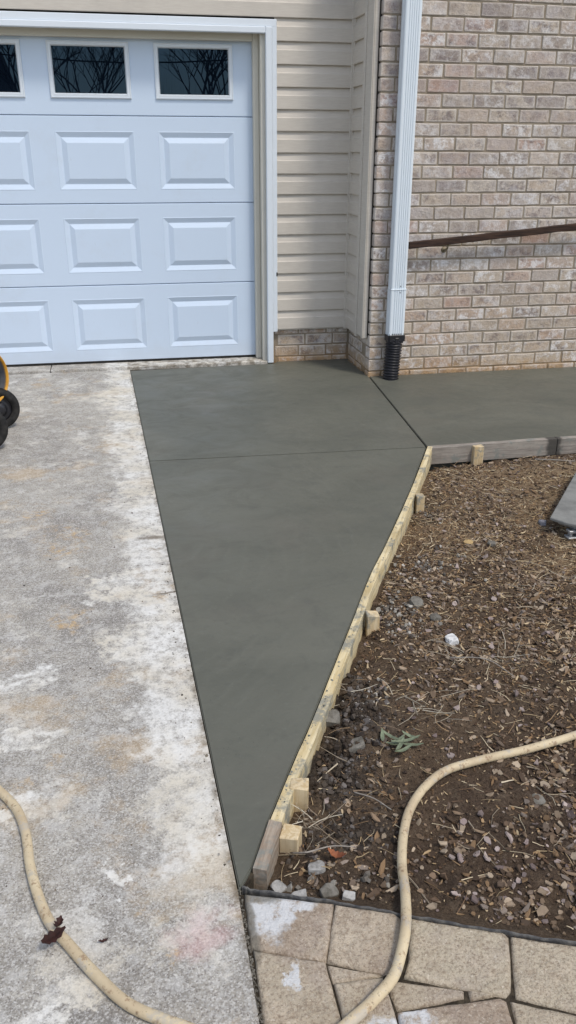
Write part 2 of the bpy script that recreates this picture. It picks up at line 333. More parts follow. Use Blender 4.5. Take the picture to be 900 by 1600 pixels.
# ------------------------------------------------------------ object helpers
def new_mesh(name, verts, faces, mat=None, smooth=False):
    me = bpy.data.meshes.new(name); me.from_pydata(verts, [], faces); me.update()
    if mat: me.materials.append(mat)
    if smooth: me.polygons.foreach_set('use_smooth', [True] * len(me.polygons))
    return me
def link(name, me, parent=None, loc=None):
    o = bpy.data.objects.new(name, me); COL.objects.link(o)
    if parent: o.parent = parent
    if loc is not None: o.location = loc
    return o
def thing(name, label, cat, loc=(0, 0, 0), group=None):
    o = bpy.data.objects.new(name, None); COL.objects.link(o); o.location = loc; o.empty_display_size = .1
    o['label'] = label; o['category'] = cat
    if group: o['group'] = group
    return o
def tag(o, label, cat, group=None):
    o['label'] = label; o['category'] = cat
    if group: o['group'] = group
    return o
def bm_obj(name, bm, mat, parent=None, smooth=False, bevel=0, seg=1):
    if bevel: bmesh.ops.bevel(bm, geom=list(bm.edges), offset=bevel, segments=seg, affect='EDGES', clamp_overlap=True)
    bmesh.ops.recalc_face_normals(bm, faces=list(bm.faces))
    me = bpy.data.meshes.new(name); bm.to_mesh(me); bm.free(); me.materials.append(mat)
    if smooth: me.polygons.foreach_set('use_smooth', [True] * len(me.polygons))
    return link(name, me, parent)
def bxb(bm, x0, x1, y0, y1, z0, z1):
    v = [bm.verts.new(p) for p in ((x0, y0, z0), (x1, y0, z0), (x1, y1, z0), (x0, y1, z0), (x0, y0, z1), (x1, y0, z1), (x1, y1, z1), (x0, y1, z1))]
    for f in ((0, 3, 2, 1), (4, 5, 6, 7), (0, 1, 5, 4), (1, 2, 6, 5), (2, 3, 7, 6), (3, 0, 4, 7)): bm.faces.new([v[i] for i in f])
def box(name, x0, x1, y0, y1, z0, z1, mat, parent=None, bevel=.002):
    bm = bmesh.new(); bxb(bm, x0, x1, y0, y1, z0, z1); return bm_obj(name, bm, mat, parent, bevel=bevel)
def prism(name, pts, z0, z1, mat, parent=None, bevel=0, seg=1, topz=None):
    bm = bmesh.new(); a = [bm.verts.new((x, y, z0)) for x, y in pts]; b = [bm.verts.new((x, y, z1)) for x, y in pts]
    n = len(pts); bm.faces.new(a); bm.faces.new(b)
    for i in range(n): bm.faces.new((a[i], a[(i + 1) % n], b[(i + 1) % n], b[i]))
    return bm_obj(name, bm, mat, parent, bevel=bevel, seg=seg)
def spline(P, n=8):
    P = [Vector(p) for p in P]; P = [P[0] * 2 - P[1]] + P + [P[-1] * 2 - P[-2]]; out = []
    for i in range(1, len(P) - 2):
        a, b, c, d = P[i - 1:i + 3]
        for k in range(n):
            t = k / n; out.append(.5 * ((2 * b) + (c - a) * t + (2 * a - 5 * b + 4 * c - d) * t * t + (3 * b - 3 * c + d - a) * t ** 3))
    out.append(P[-2]); return out
def tube_data(path, rad, sides=12, cap=True):
    V, F = [], []; up0 = None
    for i, p in enumerate(path):
        t = (path[min(i + 1, len(path) - 1)] - path[max(i - 1, 0)]).normalized()
        if up0 is None: up0 = t.orthogonal().normalized()
        u = (up0 - t * up0.dot(t)).normalized(); w = t.cross(u); up0 = u
        r = rad(i / (len(path) - 1)) if callable(rad) else rad
        for k in range(sides):
            a = 2 * math.pi * k / sides; V.append(tuple(p + (u * math.cos(a) + w * math.sin(a)) * r))
        if i:
            for k in range(sides):
                k2 = (k + 1) % sides; F.append(((i - 1) * sides + k, (i - 1) * sides + k2, i * sides + k2, i * sides + k))
    if cap: F.append(tuple(range(sides))[::-1]); F.append(tuple(range(len(V) - sides, len(V))))
    return V, F
def tube(name, path, rad, mat, parent=None, sides=12, smooth=True):
    V, F = tube_data([Vector(p) for p in path], rad, sides); return link(name, new_mesh(name, V, F, mat, smooth), parent)
def lathe(name, prof, mat, parent=None, seg=32, M4=None, smooth=True):
    """prof: (radius, axial) around local Z"""
    V, F = [], []
    for r, h in prof:
        for k in range(seg):
            a = 2 * math.pi * k / seg; V.append((r * math.cos(a), r * math.sin(a), h))
    for i in range(len(prof) - 1):
        for k in range(seg):
            k2 = (k + 1) % seg; F.append((i * seg + k, i * seg + k2, (i + 1) * seg + k2, (i + 1) * seg + k))
    if M4 is not None: V = [tuple(M4 @ Vector(v)) for v in V]
    return link(name, new_mesh(name, V, F, mat, smooth), parent)
def axis_m(loc, d):
    q = Vector(d).normalized().to_track_quat('Z', 'Y'); return Matrix.Translation(loc) @ q.to_matrix().to_4x4()

G = -.03            # level of the paving; the garage floor edge is z = 0

# ------------------------------------------------------------ setting: ground, driveway, slabs, road
def struct(name, me_or_o, parent=None):
    o = me_or_o; o['kind'] = 'structure'; return o
def sheet(name, x0, x1, y0, y1, z, mat):
    return struct(name, link(name, new_mesh(name, [(x0, y0, z), (x1, y0, z), (x1, y1, z), (x0, y1, z)], [(0, 1, 2, 3)], mat)))
sheet('ground', -250, 250, -250, 250, -.30, M['lawn'])
sheet('road', -120, 120, -18, -12.4, -.22, M['asphalt'])
EL = lambda y: -.9425 - .0304 * y            # driveway / slab joint, x as a function of y
# old driveway, its right edge follows the joint
ys = [-.155, -2.0, -3.5, -4.775, -5.4, -12.4]
bm = bmesh.new(); top = []
for y in ys:
    xr = EL(y) if y > -4.8 else -.802 + (y + 4.8) * -.004
    top.append((bm.verts.new((-6.2, y, G)), bm.verts.new((xr, y, G)), bm.verts.new((-6.2, y, -.3)), bm.verts.new((xr, y, -.3))))
for a, b in zip(top, top[1:]):
    bm.faces.new((a[0], b[0], b[1], a[1])); bm.faces.new((a[1], b[1], b[3], a[3])); bm.faces.new((a[0], a[2], b[2], b[0]))
bm.faces.new((top[0][0], top[0][1], top[0][3], top[0][2]))
struct('driveway', bm_obj('driveway', bm, M['drive']))
# garage floor edge (apron), with its crack
ap = thing('garage_apron', '', ''); del ap['label']; del ap['category']; ap['kind'] = 'structure'
box('apron_slab', -1.480, .058, -.148, .35, -.2, -.012, M['drive'], ap, .003)
box('apron_slab', -5.6, -1.486, -.148, .35, -.2, -.012, M['drive'], ap, .003)
box('joint_fill', -5.6, .058, -.156, .3, -.2, -.036, M['joint'], ap, 0)
# fresh concrete: three bays divided by tooled joints
INNER = [(.565, -2.132), (.285, -2.69), (.0, -3.225), (-.139, -3.475), (-.292, -3.785), (-.393, -3.985), (-.535, -4.268), (-.598, -4.385), (-.702, -4.59), (-.759, -4.715), (-.786, -4.768)]
path_s = bpy.data.objects.new('concrete_path', None); COL.objects.link(path_s); path_s['kind'] = 'structure'
def slab(pts, z=G):
    bm = bmesh.new(); f = bm.faces.new([bm.verts.new((x, y, z)) for x, y in pts])
    r = bmesh.ops.extrude_face_region(bm, geom=[f]); vs = [e for e in r['geom'] if isinstance(e, bmesh.types.BMVert)]
    for v in vs: v.co.z = -.2
    bmesh.ops.recalc_face_normals(bm, faces=list(bm.faces))
    bmesh.ops.bevel(bm, geom=[e for e in bm.edges if all(abs(v.co.z - z) < 1e-4 for v in e.verts)], offset=.003, segments=2, affect='EDGES')
    return bm_obj('slab_panel', bm, M['slab'], path_s)
JY = -2.085
slab([(EL(-.19) + .003, -.19), (-.50, -.172), (.060, -.163), (.10, -.158), (.13, -.105), (.668, -.105), (.674, -.655), (.5595, -2.124), (.552, JY - .052), (EL(JY) + .003, JY)])
slab([(EL(JY) + .003, JY - .0045), (.552, JY - .0565), (.5590, -2.137)] + INNER[1:-1] + [(-.794, -4.768)])
slab([(.682, -.650), (4.2, -.650), (4.2, -2.06), (2.2, -2.088), (1.434, -2.104), (.568, -2.125)])
struct('joint_bed', prism('joint_bed', [(-.95, -.14), (.70, -.09), (.72, -.62), (4.2, -.62), (4.2, -2.05), (.57, -2.10), (-.76, -4.73), (-.80, -4.775)], -.2, -.040, M['joint']))

# ------------------------------------------------------------ garage wall: siding, foundation bricks
SY = -.12
wall = thing('siding_wall', 'beige vinyl sided wall with brick foundation beside and above the garage door', 'wall', (.4, -.1, G))
wall.location = (0, 0, 0)
def siding_profile():
    # (outward, height): dutch-lap course 0.13 tall: flat lower face, sloped upper part, butt lip
    return [(-.004, 0.0), (.0165, -.001), (.0180, .003), (.0165, .078), (.0125, .084), (.0005, .128), (-.004, .133)]
def siding(axis, a0, a1, plane, z, h=.13):
    """axis 'x': facing -y at y=plane; axis 'y': facing -x at x=plane"""
    V = []; F = []; nseg = 6; P = siding_profile(); k = h / .13
    w = random.uniform(-.0012, .0012); ph = random.uniform(0, 6)
    for i in range(nseg + 1):
        t = a0 + (a1 - a0) * i / nseg; wv = w * math.sin(ph + i * 1.1)
        for o, hh in P:
            V.append((t, plane - o + wv, z + hh * k) if axis == 'x' else (plane - o + wv, t, z + hh * k))
    n = len(P)
    for i in range(nseg):
        for j in range(n - 1):
            f = (i * n + j, (i + 1) * n + j, (i + 1) * n + j + 1, i * n + j + 1); F.append(f if axis == 'x' else f[::-1])
    return link('siding_board', new_mesh('siding_board', V, F, M['siding']), wall)
Z0 = .213
box('sheathing', -6.2, .66, -.095, .0, 2.12, 3.1, M['housewrap'], wall, 0)
box('sheathing', .10, .66, -.096, .0, .2045, 2.118, M['housewrap'], wall, 0)
box('sheathing', -6.2, -5.53, -.096, .0, -.2, 2.118, M['housewrap'], wall, 0)
box('sheathing', .664, .80, -.60, -.02, .24, 3.1, M['housewrap'], wall, 0)
for k in range(22):
    z = Z0 + .13 * k
    if z < 2.1:
        siding('x', .118, .636, SY, z); siding('x', -6.2, -5.56, SY, z)
    else: siding('x', -6.2, .636, SY, z)
    siding('y', -.135, -.41, .648, z + .004)
# inside corner post and the two vertical trims of the return
bm = bmesh.new(); bxb(bm, .622, .640, -.140, -.112, .200, 3.08); bm_obj('corner_post', bm, M['siding'], wall, bevel=.002)
box('corner_post', .634, .650, -.158, -.141, .200, 3.08, M['siding'], wall, .002)
box('trim_channel', .626, .662, -.452, -.408, .206, 3.08, M['siding'], wall, .003)
box('trim_board', .634, .664, -.606, -.4535, .222, 3.08, M['siding'], wall, .004)
box('trim_lip', .628, .6335, -.606, -.578, .222, 3.08, M['siding'], wall, .002)
box('starter_strip', .10, .64, -.128, -.106, .204, .2125, M['siding'], wall, .001)

# bricks -----------------------------------------------------------
PITCH, CH, MT = .207, .0817, .0105
def brick_mesh(L, D, H, seed):
    rr = random.Random(seed); bm = bmesh.new(); bxb(bm, -L / 2, L / 2, -D / 2, D / 2, -H / 2, H / 2)
    bmesh.ops.subdivide_edges(bm, edges=[e for e in bm.edges if abs(e.verts[0].co.x - e.verts[1].co.x) > L * .5], cuts=2)
    for v in bm.verts: v.co += Vector((rr.uniform(-1, 1) * .0016, rr.uniform(-1, 1) * .0012, rr.uniform(-1, 1) * .0016))
    bmesh.ops.bevel(bm, geom=[e for e in bm.edges if e.calc_face_angle(0) > .6], offset=.0035, segments=1, affect='EDGES')
    bmesh.ops.recalc_face_normals(bm, faces=list(bm.faces))
    me = bpy.data.meshes.new('brick'); bm.to_mesh(me); bm.free(); me.materials.append(M['brick']); return me
BC = {}
def brick(parent, cx, cy, cz, L, D, H=CH - MT, loose=None):
    key = (round(L, 3), round(D, 3), round(H, 3), random.randrange(5))
    if key not in BC: BC[key] = brick_mesh(L, D, H, hash(key) & 0xffff)
    o = link('brick', BC[key], parent, (cx + random.uniform(-.0015, .0015), cy + random.uniform(-.002, .002), cz + random.uniform(-.0012, .0012)))
    o.rotation_euler = (0, random.uniform(-.006, .006), random.choice((0, math.pi)) if random.random() < .5 else 0)
    return o
bwall = thing('brick_wall', 'tall wall of tumbled tan and grey bricks behind the downspout', 'wall', (0, 0, 0))
BF = -.645                    # front face of bricks
box('mortar', .679, 4.2, BF + .0055, BF + .25, -.2, 3.1, M['mortar'], bwall, 0)
ZM = .0037                    # a bed joint centre
XC = .672                     # corner
far_v = []
nb = 0
def far_brick(x0, x1, z0, z1):
    far_v.append((x0, x1, z0, z1))
for k in range(-1, 38):
    z0, z1 = ZM + CH * k, ZM + CH * (k + 1); zc = (z0 + z1) / 2
    first = .191 if k % 2 == 0 else .091
    x = XC; j = 0
    while x < 4.15:
        L = (first if j == 0 else PITCH)
        x1 = x + L
        a, b = (x if j == 0 else x + MT / 2), x1 - MT / 2
        if zc < 2.36 and x < 2.42:
            brick(bwall, (a + b) / 2, BF + .045, zc, b - a, .09); nb += 1
        else: far_brick(a, b, z0 + MT / 2, z1 - MT / 2)
        x = x1; j += 1
    # return face bricks (run along y), visible low down and as a sliver above
    y = BF + (.094 if k % 2 == 0 else .194) ; 
    if zc < .30:
        yy = y; top = z1 - MT / 2
        while yy < -.11:
            y1 = min(yy + PITCH, -.106)
            if y1 - yy > .03:
                o = brick(bwall, XC + .045, (yy + y1) / 2 + MT / 4, zc, (y1 - yy) - MT, .09); o.rotation_euler = (0, 0, math.pi / 2)
            yy = y1
bm = bmesh.new()
for a, b, c, d in far_v: bxb(bm, a, b, BF, BF + .05, c, d)
fo = bm_obj('distant_bricks', bm, M['brick'], bwall, bevel=0); fo['kind'] = 'stuff'
box('mortar', XC + .008, XC + .2, BF + .085, -.096, -.2, .30, M['mortar'], bwall, 0)
# foundation bricks of the garage wall, top course cut under the siding
box('mortar', .10, XC + .008, -.0945, -.02, -.2, .2035, M['mortar'], wall, 0)
for k in range(-1, 3):
    z0 = ZM + CH * k; z1 = min(ZM + CH * (k + 1), .206); x = .665
    offs = (.115, .165, .115, .165)[k + 1]
    first = True
    while x > .125:
        L = offs if first else PITCH; xa = max(x - L, .112)
        if x - xa > .03: brick(wall, (x + xa) / 2, -.100 + .045, (z0 + z1) / 2, x - xa - MT, .09, z1 - z0 - MT)
        x = xa; first = False
# rough mortar parging along the foot of the walls
def parging(name, pts, parent, mat, r=.016):
    V, F = [], []; n = 0
    for (x0, y0), (x1, y1) in zip(pts, pts[1:]):
        L = math.hypot(x1 - x0, y1 - y0); m_ = int(L / .02)
        for i in range(m_):
            if random.random() < .25: continue
            t = random.random(); s = random.uniform(.4, 1) * r
            c = Vector((x0 + (x1 - x0) * t, y0 + (y1 - y0) * t, G + s * .1))
            b = len(V)
            for q in ((-1.3, -.6, -.5), (1.4, -.7, -.5), (1.2, .8, -.5), (-1.3, .7, -.5), (-.6, -.3, .4), (.7, -.4, .45), (.6, .5, .6), (-.6, .4, .5)):
                V.append((c.x + q[0] * s * random.uniform(.7, 1.2), c.y + q[1] * s * random.uniform(.5, .9), c.z + q[2] * s))
            F += [tuple(b + i for i in f) for f in ((4, 5, 6, 7), (0, 1, 5, 4), (1, 2, 6, 5), (2, 3, 7, 6), (3, 0, 4, 7))]
    o = link(name, new_mesh(name, V, F, mat), parent); o['kind'] = 'stuff'; return o
parging('mortar_crumbs', [(.13, -.103), (.66, -.103), (.672, -.64)], wall, M['mortar'], .011)
parging('mortar_crumbs', [(.68, -.652), (4.1, -.652)], bwall, M['mortar'], .010)

# ------------------------------------------------------------ garage door
gd = thing('garage_door', 'white sectional garage door with raised panels and a row of windows', 'garage door')
S = .533; PW, PP, PM = .505, .660, .136; NP = 8; DXL = -(PM * 2 + PP * (NP - 1) + PW)
def ring(bm, x0, x1, z0, z1, a, b, ya, yb):
    o = [bm.verts.new(p) for p in ((x0 + a, ya, z0 + a), (x1 - a, ya, z0 + a), (x1 - a, ya, z1 - a), (x0 + a, ya, z1 - a))]
    i = [bm.verts.new(p) for p in ((x0 + b, yb, z0 + b), (x1 - b, yb, z0 + b), (x1 - b, yb, z1 - b), (x0 + b, yb, z1 - b))]
    for k in range(4): bm.faces.new((o[k], o[(k + 1) % 4], i[(k + 1) % 4], i[k]))
    return i
def section(k):
    z0, z1 = S * k + .0015, S * (k + 1) - .0015
    win = k == 3
    pz0, pz1 = (1.697, 2.02) if win else (z0 + .084, z0 + .440)
    bm = bmesh.new()
    def quad(a, b, c, d, y=0.): bm.faces.new([bm.verts.new((p[0], y, p[1])) for p in (a, b, c, d)])
    xs = []
    for j in range(NP): xr = -PM - PP * j; xs.append((xr - PW, xr))
    xs = xs[::-1]; c = .004
    quad((DXL, z0 + c), (0, z0 + c), (0, pz0), (DXL, pz0)); quad((DXL, pz1), (0, pz1), (0, z1 - c), (DXL, z1 - c))
    prev = DXL
    for a, b in xs: quad((prev, pz0), (a, pz0), (a, pz1), (prev, pz1)); prev = b
    quad((prev, pz0), (0, pz0), (0, pz1), (prev, pz1))
    for (za, zb, s) in ((z0 + c, z0, 1), (z1 - c, z1, -1)):
        v = [bm.verts.new(p) for p in ((DXL, 0, za), (0, 0, za), (0, .006, zb), (DXL, .006, zb))]; bm.faces.new(v)
        v = [bm.verts.new(p) for p in ((DXL, .006, zb), (0, .006, zb), (0, .04, zb), (DXL, .04, zb))]; bm.faces.new(v)
    if not win:
        for a, b in xs:
            ring(bm, a, b, pz0, pz1, 0, .004, 0, -.0015); ring(bm, a, b, pz0, pz1, .004, .035, -.0015, .011); ring(bm, a, b, pz0, pz1, .035, .038, .011, .011); i = ring(bm, a, b, pz0, pz1, .038, .070, .011, -.002)
            bm.faces.new(i)
    bmesh.ops.remove_doubles(bm, verts=list(bm.verts), dist=.0003)
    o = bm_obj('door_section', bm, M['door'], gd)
    if win:
        for a, b in xs:
            bm = bmesh.new()
            ring(bm, a, b, pz0, pz1, 0, .001, .003, -.010); ring(bm, a, b, pz0, pz1, .001, .007, -.010, -.013)
            ring(bm, a, b, pz0, pz1, .007, .008, -.013, -.009); ring(bm, a, b, pz0, pz1, .008, .024, -.009, -.011); ring(bm, a, b, pz0, pz1, .024, .031, -.011, .004)
            bmesh.ops.remove_doubles(bm, verts=list(bm.verts), dist=.0001)
            bm_obj('window_frame', bm, M['trim'], o)
            g = new_mesh('window_pane', [(a + .028, .002, pz0 + .028), (b - .028, .002, pz0 + .028), (b - .028, .002, pz1 - .028), (a + .028, .002, pz1 - .028),
                                         (a + .028, .008, pz0 + .028), (b - .028, .008, pz0 + .028), (b - .028, .008, pz1 - .028), (a + .028, .008, pz1 - .028)],
                         [(0, 1, 2, 3), (5, 4, 7, 6), (0, 4, 5, 1), (3, 2, 6, 7), (0, 3, 7, 4), (1, 5, 6, 2)], M['glass'])
            link('window_pane', g, o)
for k in range(4): section(k)
box('backing', DXL, 0, .041, .05, 0, 2.13, M['housewrap'], gd, 0)
box('bottom_seal', DXL, 0, -.002, .03, -.011, .004, M['rubber'], gd, .002)
# casing: jambs, stops, brickmould and the white channel
for sgn, x0 in ((1, 0.), (-1, DXL)):
    def bx2(n, a, b, y0, y1, z0, z1, m, bv=.002):
        xa, xb = (x0 + a, x0 + b) if sgn > 0 else (x0 - b, x0 - a); return box(n, xa, xb, y0, y1, z0, z1, m, gd, bv)
    bx2('door_stop', -.012, .026, -.058, -.004, -.010, 2.0895, M['jamb'], .004)
    bx2('door_jamb', .0265, .062, -.120, .05, -.012, 2.10, M['jamb'])
    bx2('door_casing', .056, .098, -.158, -.1205, G + .004, 2.1075, M['trim'], .004)
    bx2('casing_channel', .0985, .130, -.144, -.110, .196, 2.1395, M['trim'], .003)
box('door_stop', DXL + .02, -.013, -.056, -.004, 2.036, 2.090, M['jamb'], gd, .003)
box('door_head', DXL - .02, .026, -.119, .05, 2.0905, 2.13, M['jamb'], gd, 0)
box('door_casing', DXL - .056, .0555, -.1575, -.1205, 2.0705, 2.1072, M['trim'], gd, .004)
box('casing_channel', DXL - .13, .1295, -.1445, -.110, 2.1085, 2.150, M['trim'], gd, .003)
tear = box('torn_nail_hole', .122, .1305, -.1455, -.143, .585, .612, M['rubber'], gd, .001)

# ------------------------------------------------------------ downspout with its black corrugated adapter
ds = thing('downspout', 'white ribbed downspout ending in a black corrugated pipe at the brick corner', 'downspout', (0, 0, 0))
def spout(z0, z1, gx=0., name='pipe'):
    xa, xb, yf, yb = .777 - gx, .879 + gx, -.741 - gx, -.668 + gx
    prof = [(xa, yb), (xa, (yf + yb) / 2 + .012), (xa + .003, (yf + yb) / 2 + .008), (xa + .003, (yf + yb) / 2 - .008), (xa, (yf + yb) / 2 - .012), (xa, yf + .009), (xa + .003, yf + .003), (xa + .009, yf)]
    n = 5; w = (xb - xa - .034) / n
    for i in range(n):
        s = xa + .017 + w * i; prof += [(s, yf), (s + w * .3, yf), (s + w * .42, yf + .0045), (s + w * .78, yf + .0045), (s + w * .9, yf)]
    prof += [(xb - .009, yf), (xb - .003, yf + .003), (xb, yf + .009), (xb, yb)]
    V = [(x, y, z0) for x, y in prof] + [(x, y, z1) for x, y in prof]; n = len(prof)
    F = [(i, (i + 1) % n, n + (i + 1) % n, n + i) for i in range(n)]
    return link(name, new_mesh(name, V, F, M['spout']), ds)
spout(.556, 3.1); spout(.262, .560, .0025, 'lower_pipe')
box('strap', .775, .8815, -.7455, -.665, .5605, .566, M['spout'], ds, .001)
for z in (.545, .585): lathe('screw', [(0, .0), (.004, 0), (.004, .003), (0, .0035)], M['alu'], ds, 8, axis_m((.838, -.7435, z), (0, -1, 0)))
# adapter collar: square top
bm = bmesh.new(); bxb(bm, .768, .888, -.755, -.660, .212, .276); bm_obj('adapter_collar', bm, M['black'], ds, bevel=.012, seg=3)
box('collar_clip', .814, .842, -.764, -.754, .215, .252, M['black'], ds, .004)
pp = spline([(.826, -.706, .24), (.824, -.706, .16), (.816, -.715, .08), (.808, -.728, .0), (.802, -.740, -.07)], 34)
def corr(t): return .0530 + .0045 * math.sin(t * 2 * math.pi * 17)
tube('corrugated_pipe', pp, corr, M['black'], ds, 28)

# ------------------------------------------------------------ handrail on the brick wall
hr = thing('handrail', 'dark stained wooden handrail mounted on the brick wall right of downspout', 'handrail', (0, 0, 0))
bm = bmesh.new(); P0, P1 = Vector((.885, -.716, .836)), Vector((3.6, -.716, 1.072))
n = 24; prev = None
for i in range(n + 1):
    c = P0.lerp(P1, i / n); c += Vector((0, random.uniform(-.0015, .0015), random.uniform(-.0015, .0015)))
    q = [bm.verts.new(c + Vector((0, a, b))) for a, b in ((-.017, -.021), (.017, -.021), (.017, .021), (-.017, .021))]
    if prev:
        for k in range(4): bm.faces.new((prev[k], prev[(k + 1) % 4], q[(k + 1) % 4], q[k]))
    else: bm.faces.new(q)
    prev = q
bm.faces.new(prev); bm_obj('rail', bm, M['rail'], hr, bevel=.004)
for x in (1.155, 2.75):
    zc = .836 + (x - .885) * .087
    b = tube('bracket', spline([(x, -.643, zc - .062), (x, -.675, zc - .060), (x, -.708, zc - .045), (x, -.716, zc - .020)], 5), .006, M['brass'], hr, 8)
    lathe('bracket_plate', [(0, 0), (.02, 0), (.018, .005), (0, .006)], M['brass'], hr, 14, axis_m((x, -.644, zc - .062), (0, -1, 0)))

# ------------------------------------------------------------ formwork
def curved_board(name, label, pts, th, z0, z1, mat, cat='board', wob=.0013):
    P = [Vector((x, y, 0)) for x, y in pts]; P = spline(P, 6)
    bm = bmesh.new(); prev = None
    for i, p in enumerate(P):
        t = (P[min(i + 1, len(P) - 1)] - P[max(i - 1, 0)]).normalized(); nn = Vector((-t.y, t.x, 0))      # outward (towards the soil)
        q = []
        for off, z in ((0, z0), (th, z0), (th, z1), (0, z1)):
            q.append(bm.verts.new(p + nn * (off + random.uniform(-wob, wob) * (off > 0)) + Vector((0, 0, z + random.uniform(-wob, wob) * .6))))
        if prev:
            for k in range(4): bm.faces.new((prev[k], prev[(k + 1) % 4], q[(k + 1) % 4], q[k]))
        else: bm.faces.new(q)
        prev = q
    bm.faces.new(prev)
    o = bm_obj(name, bm, mat, None); tag(o, label, cat); return o
b = curved_board('form_board', 'long pale pine form board, cement smeared, along the diagonal slab edge', [(x + .004, y - .002) for x, y in INNER[:9]], .026, -.118, G + .003, M['form'])
curved_board('form_board', 'short reddish brown board end at the tip of the triangular slab', [(-.699, -4.590), (-.728, -4.655), (-.758, -4.722)], .031, -.118, G + .006, M['oldw'])
curved_board('form_board', 'grey weathered form board under the right hand slab', [(.572, -2.128), (1.0, -2.117), (1.30, -2.108)], -.037, -.118, G + .002, M['greyw'])
curved_board('form_board', 'second grey form board past the dark cement patch at right edge', [(1.305, -2.108), (2.2, -2.092), (4.2, -2.064)], -.037, -.118, G + .001, M['greyw'])
pt = box('cement_patch', 1.235, 1.335, -2.1485, -2.1465, -.116, G + .003, M['dgrey'], None, 0); bpy.data.objects.remove(pt)
def stake(x, y, rz, w, d, label, zt=G + .004, L=.30, tilt=0):
    bm = bmesh.new(); bxb(bm, -w / 2, w / 2, -d / 2, d / 2, -L * .75, 0)
    # point
    bot = [v for v in bm.verts if v.co.z < -.01]
    r = bmesh.ops.extrude_face_region(bm, geom=[f for f in bm.faces if all(v in bot for v in f.verts)])
    for v in r['geom']:
        if isinstance(v, bmesh.types.BMVert): v.co = Vector((v.co.x * .15, v.co.y * .15, -L))
    for v in bm.verts:
        if v.co.z > -.01: v.co.z += random.uniform(-.004, .003)
    o = bm_obj('form_stake', bm, M['pine'], None, bevel=.002); o.location = (x, y, zt); o.rotation_euler = (tilt, 0, R(rz))
    tag(o, label, 'stake', 'wooden stakes holding the form boards'); return o
stake(.835, -2.172, 2, .054, .036, 'pale wooden stake in front of the grey horizontal form board', G + .002)
stake(.305, -2.766, -6, .036, .044, 'uppermost stake on the diagonal board, nearest the grey board corner')
stake(-.200, -3.733, -5, .042, .042, 'middle stake on the diagonal board beside pale mulch chips')
stake(-.606, -4.483, -14, .046, .042, 'square stake just above the lowest one on the diagonal board', G + .006)
stake(-.656, -4.626, -26, .044, .042, 'lowest stake, tilted, beside the short reddish board end', G - .002, tilt=.08)

def splatter(name, pts, zf, n, spread, rmin, rmax, cols, label):
    V, F, C = [], [], []
    for i in range(n):
        k = random.randrange(len(pts) - 1); a, b_ = pts[k], pts[k + 1]; t = random.random()
        x = a[0] + (b_[0] - a[0]) * t + random.uniform(*spread); y = a[1] + (b_[1] - a[1]) * t + random.uniform(-.01, .01)
        r = rmin + (rmax - rmin) * random.random() ** 3; m_ = 7; b = len(V); z = zf; c = random.choice(cols); an = random.uniform(0, 6)
        V.append((x, y, z + r * .3))
        for q in range(m_):
            rr = r * random.uniform(.5, 1.25); w = 2 * math.pi * q / m_; V.append((x + rr * math.cos(w + an), y + rr * 1.3 * math.sin(w + an), z))
        F += [(b, b + 1 + q, b + 1 + (q + 1) % m_) for q in range(m_)]; C += [(*c, 1)] * (m_ + 1)
    me = new_mesh(name, V, F, M['chips']); ca = me.color_attributes.new('tint', 'FLOAT_COLOR', 'POINT'); ca.data.foreach_set('color', np.array(C, dtype=np.float32).ravel())
    o = link(name, me); o['kind'] = 'stuff'; o['label'] = label; o['category'] = 'splatter'; return o
splatter('cement_splatter', [(x + .012, y - .005) for x, y in INNER[:9]], G + .0040, 110, (-.008, .008), .001, .0045, [lin((120, 122, 114)), lin((140, 140, 132)), lin((96, 98, 92))], 'dried grey cement splashes on top of the diagonal form board')
splatter('joint_debris', [(EL(y), y) for y in np.linspace(-.3, -4.7, 12)], G + .0004, 260, (-.05, -.003), .001, .0045, [lin((84, 76, 66)), lin((120, 112, 98)), lin((60, 54, 48)), lin((150, 146, 138))], 'small crumbs and grit along the driveway beside the fresh slab')
splatter('driveway_debris', [(-1.3, -.4), (-1.2, -2.5), (-1.15, -4.9)], G + .0004, 150, (-.3, .3), .001, .0045, [lin((70, 52, 44)), lin((52, 46, 42)), lin((110, 96, 80))], 'scattered dark bits of leaf and grit on the old driveway')
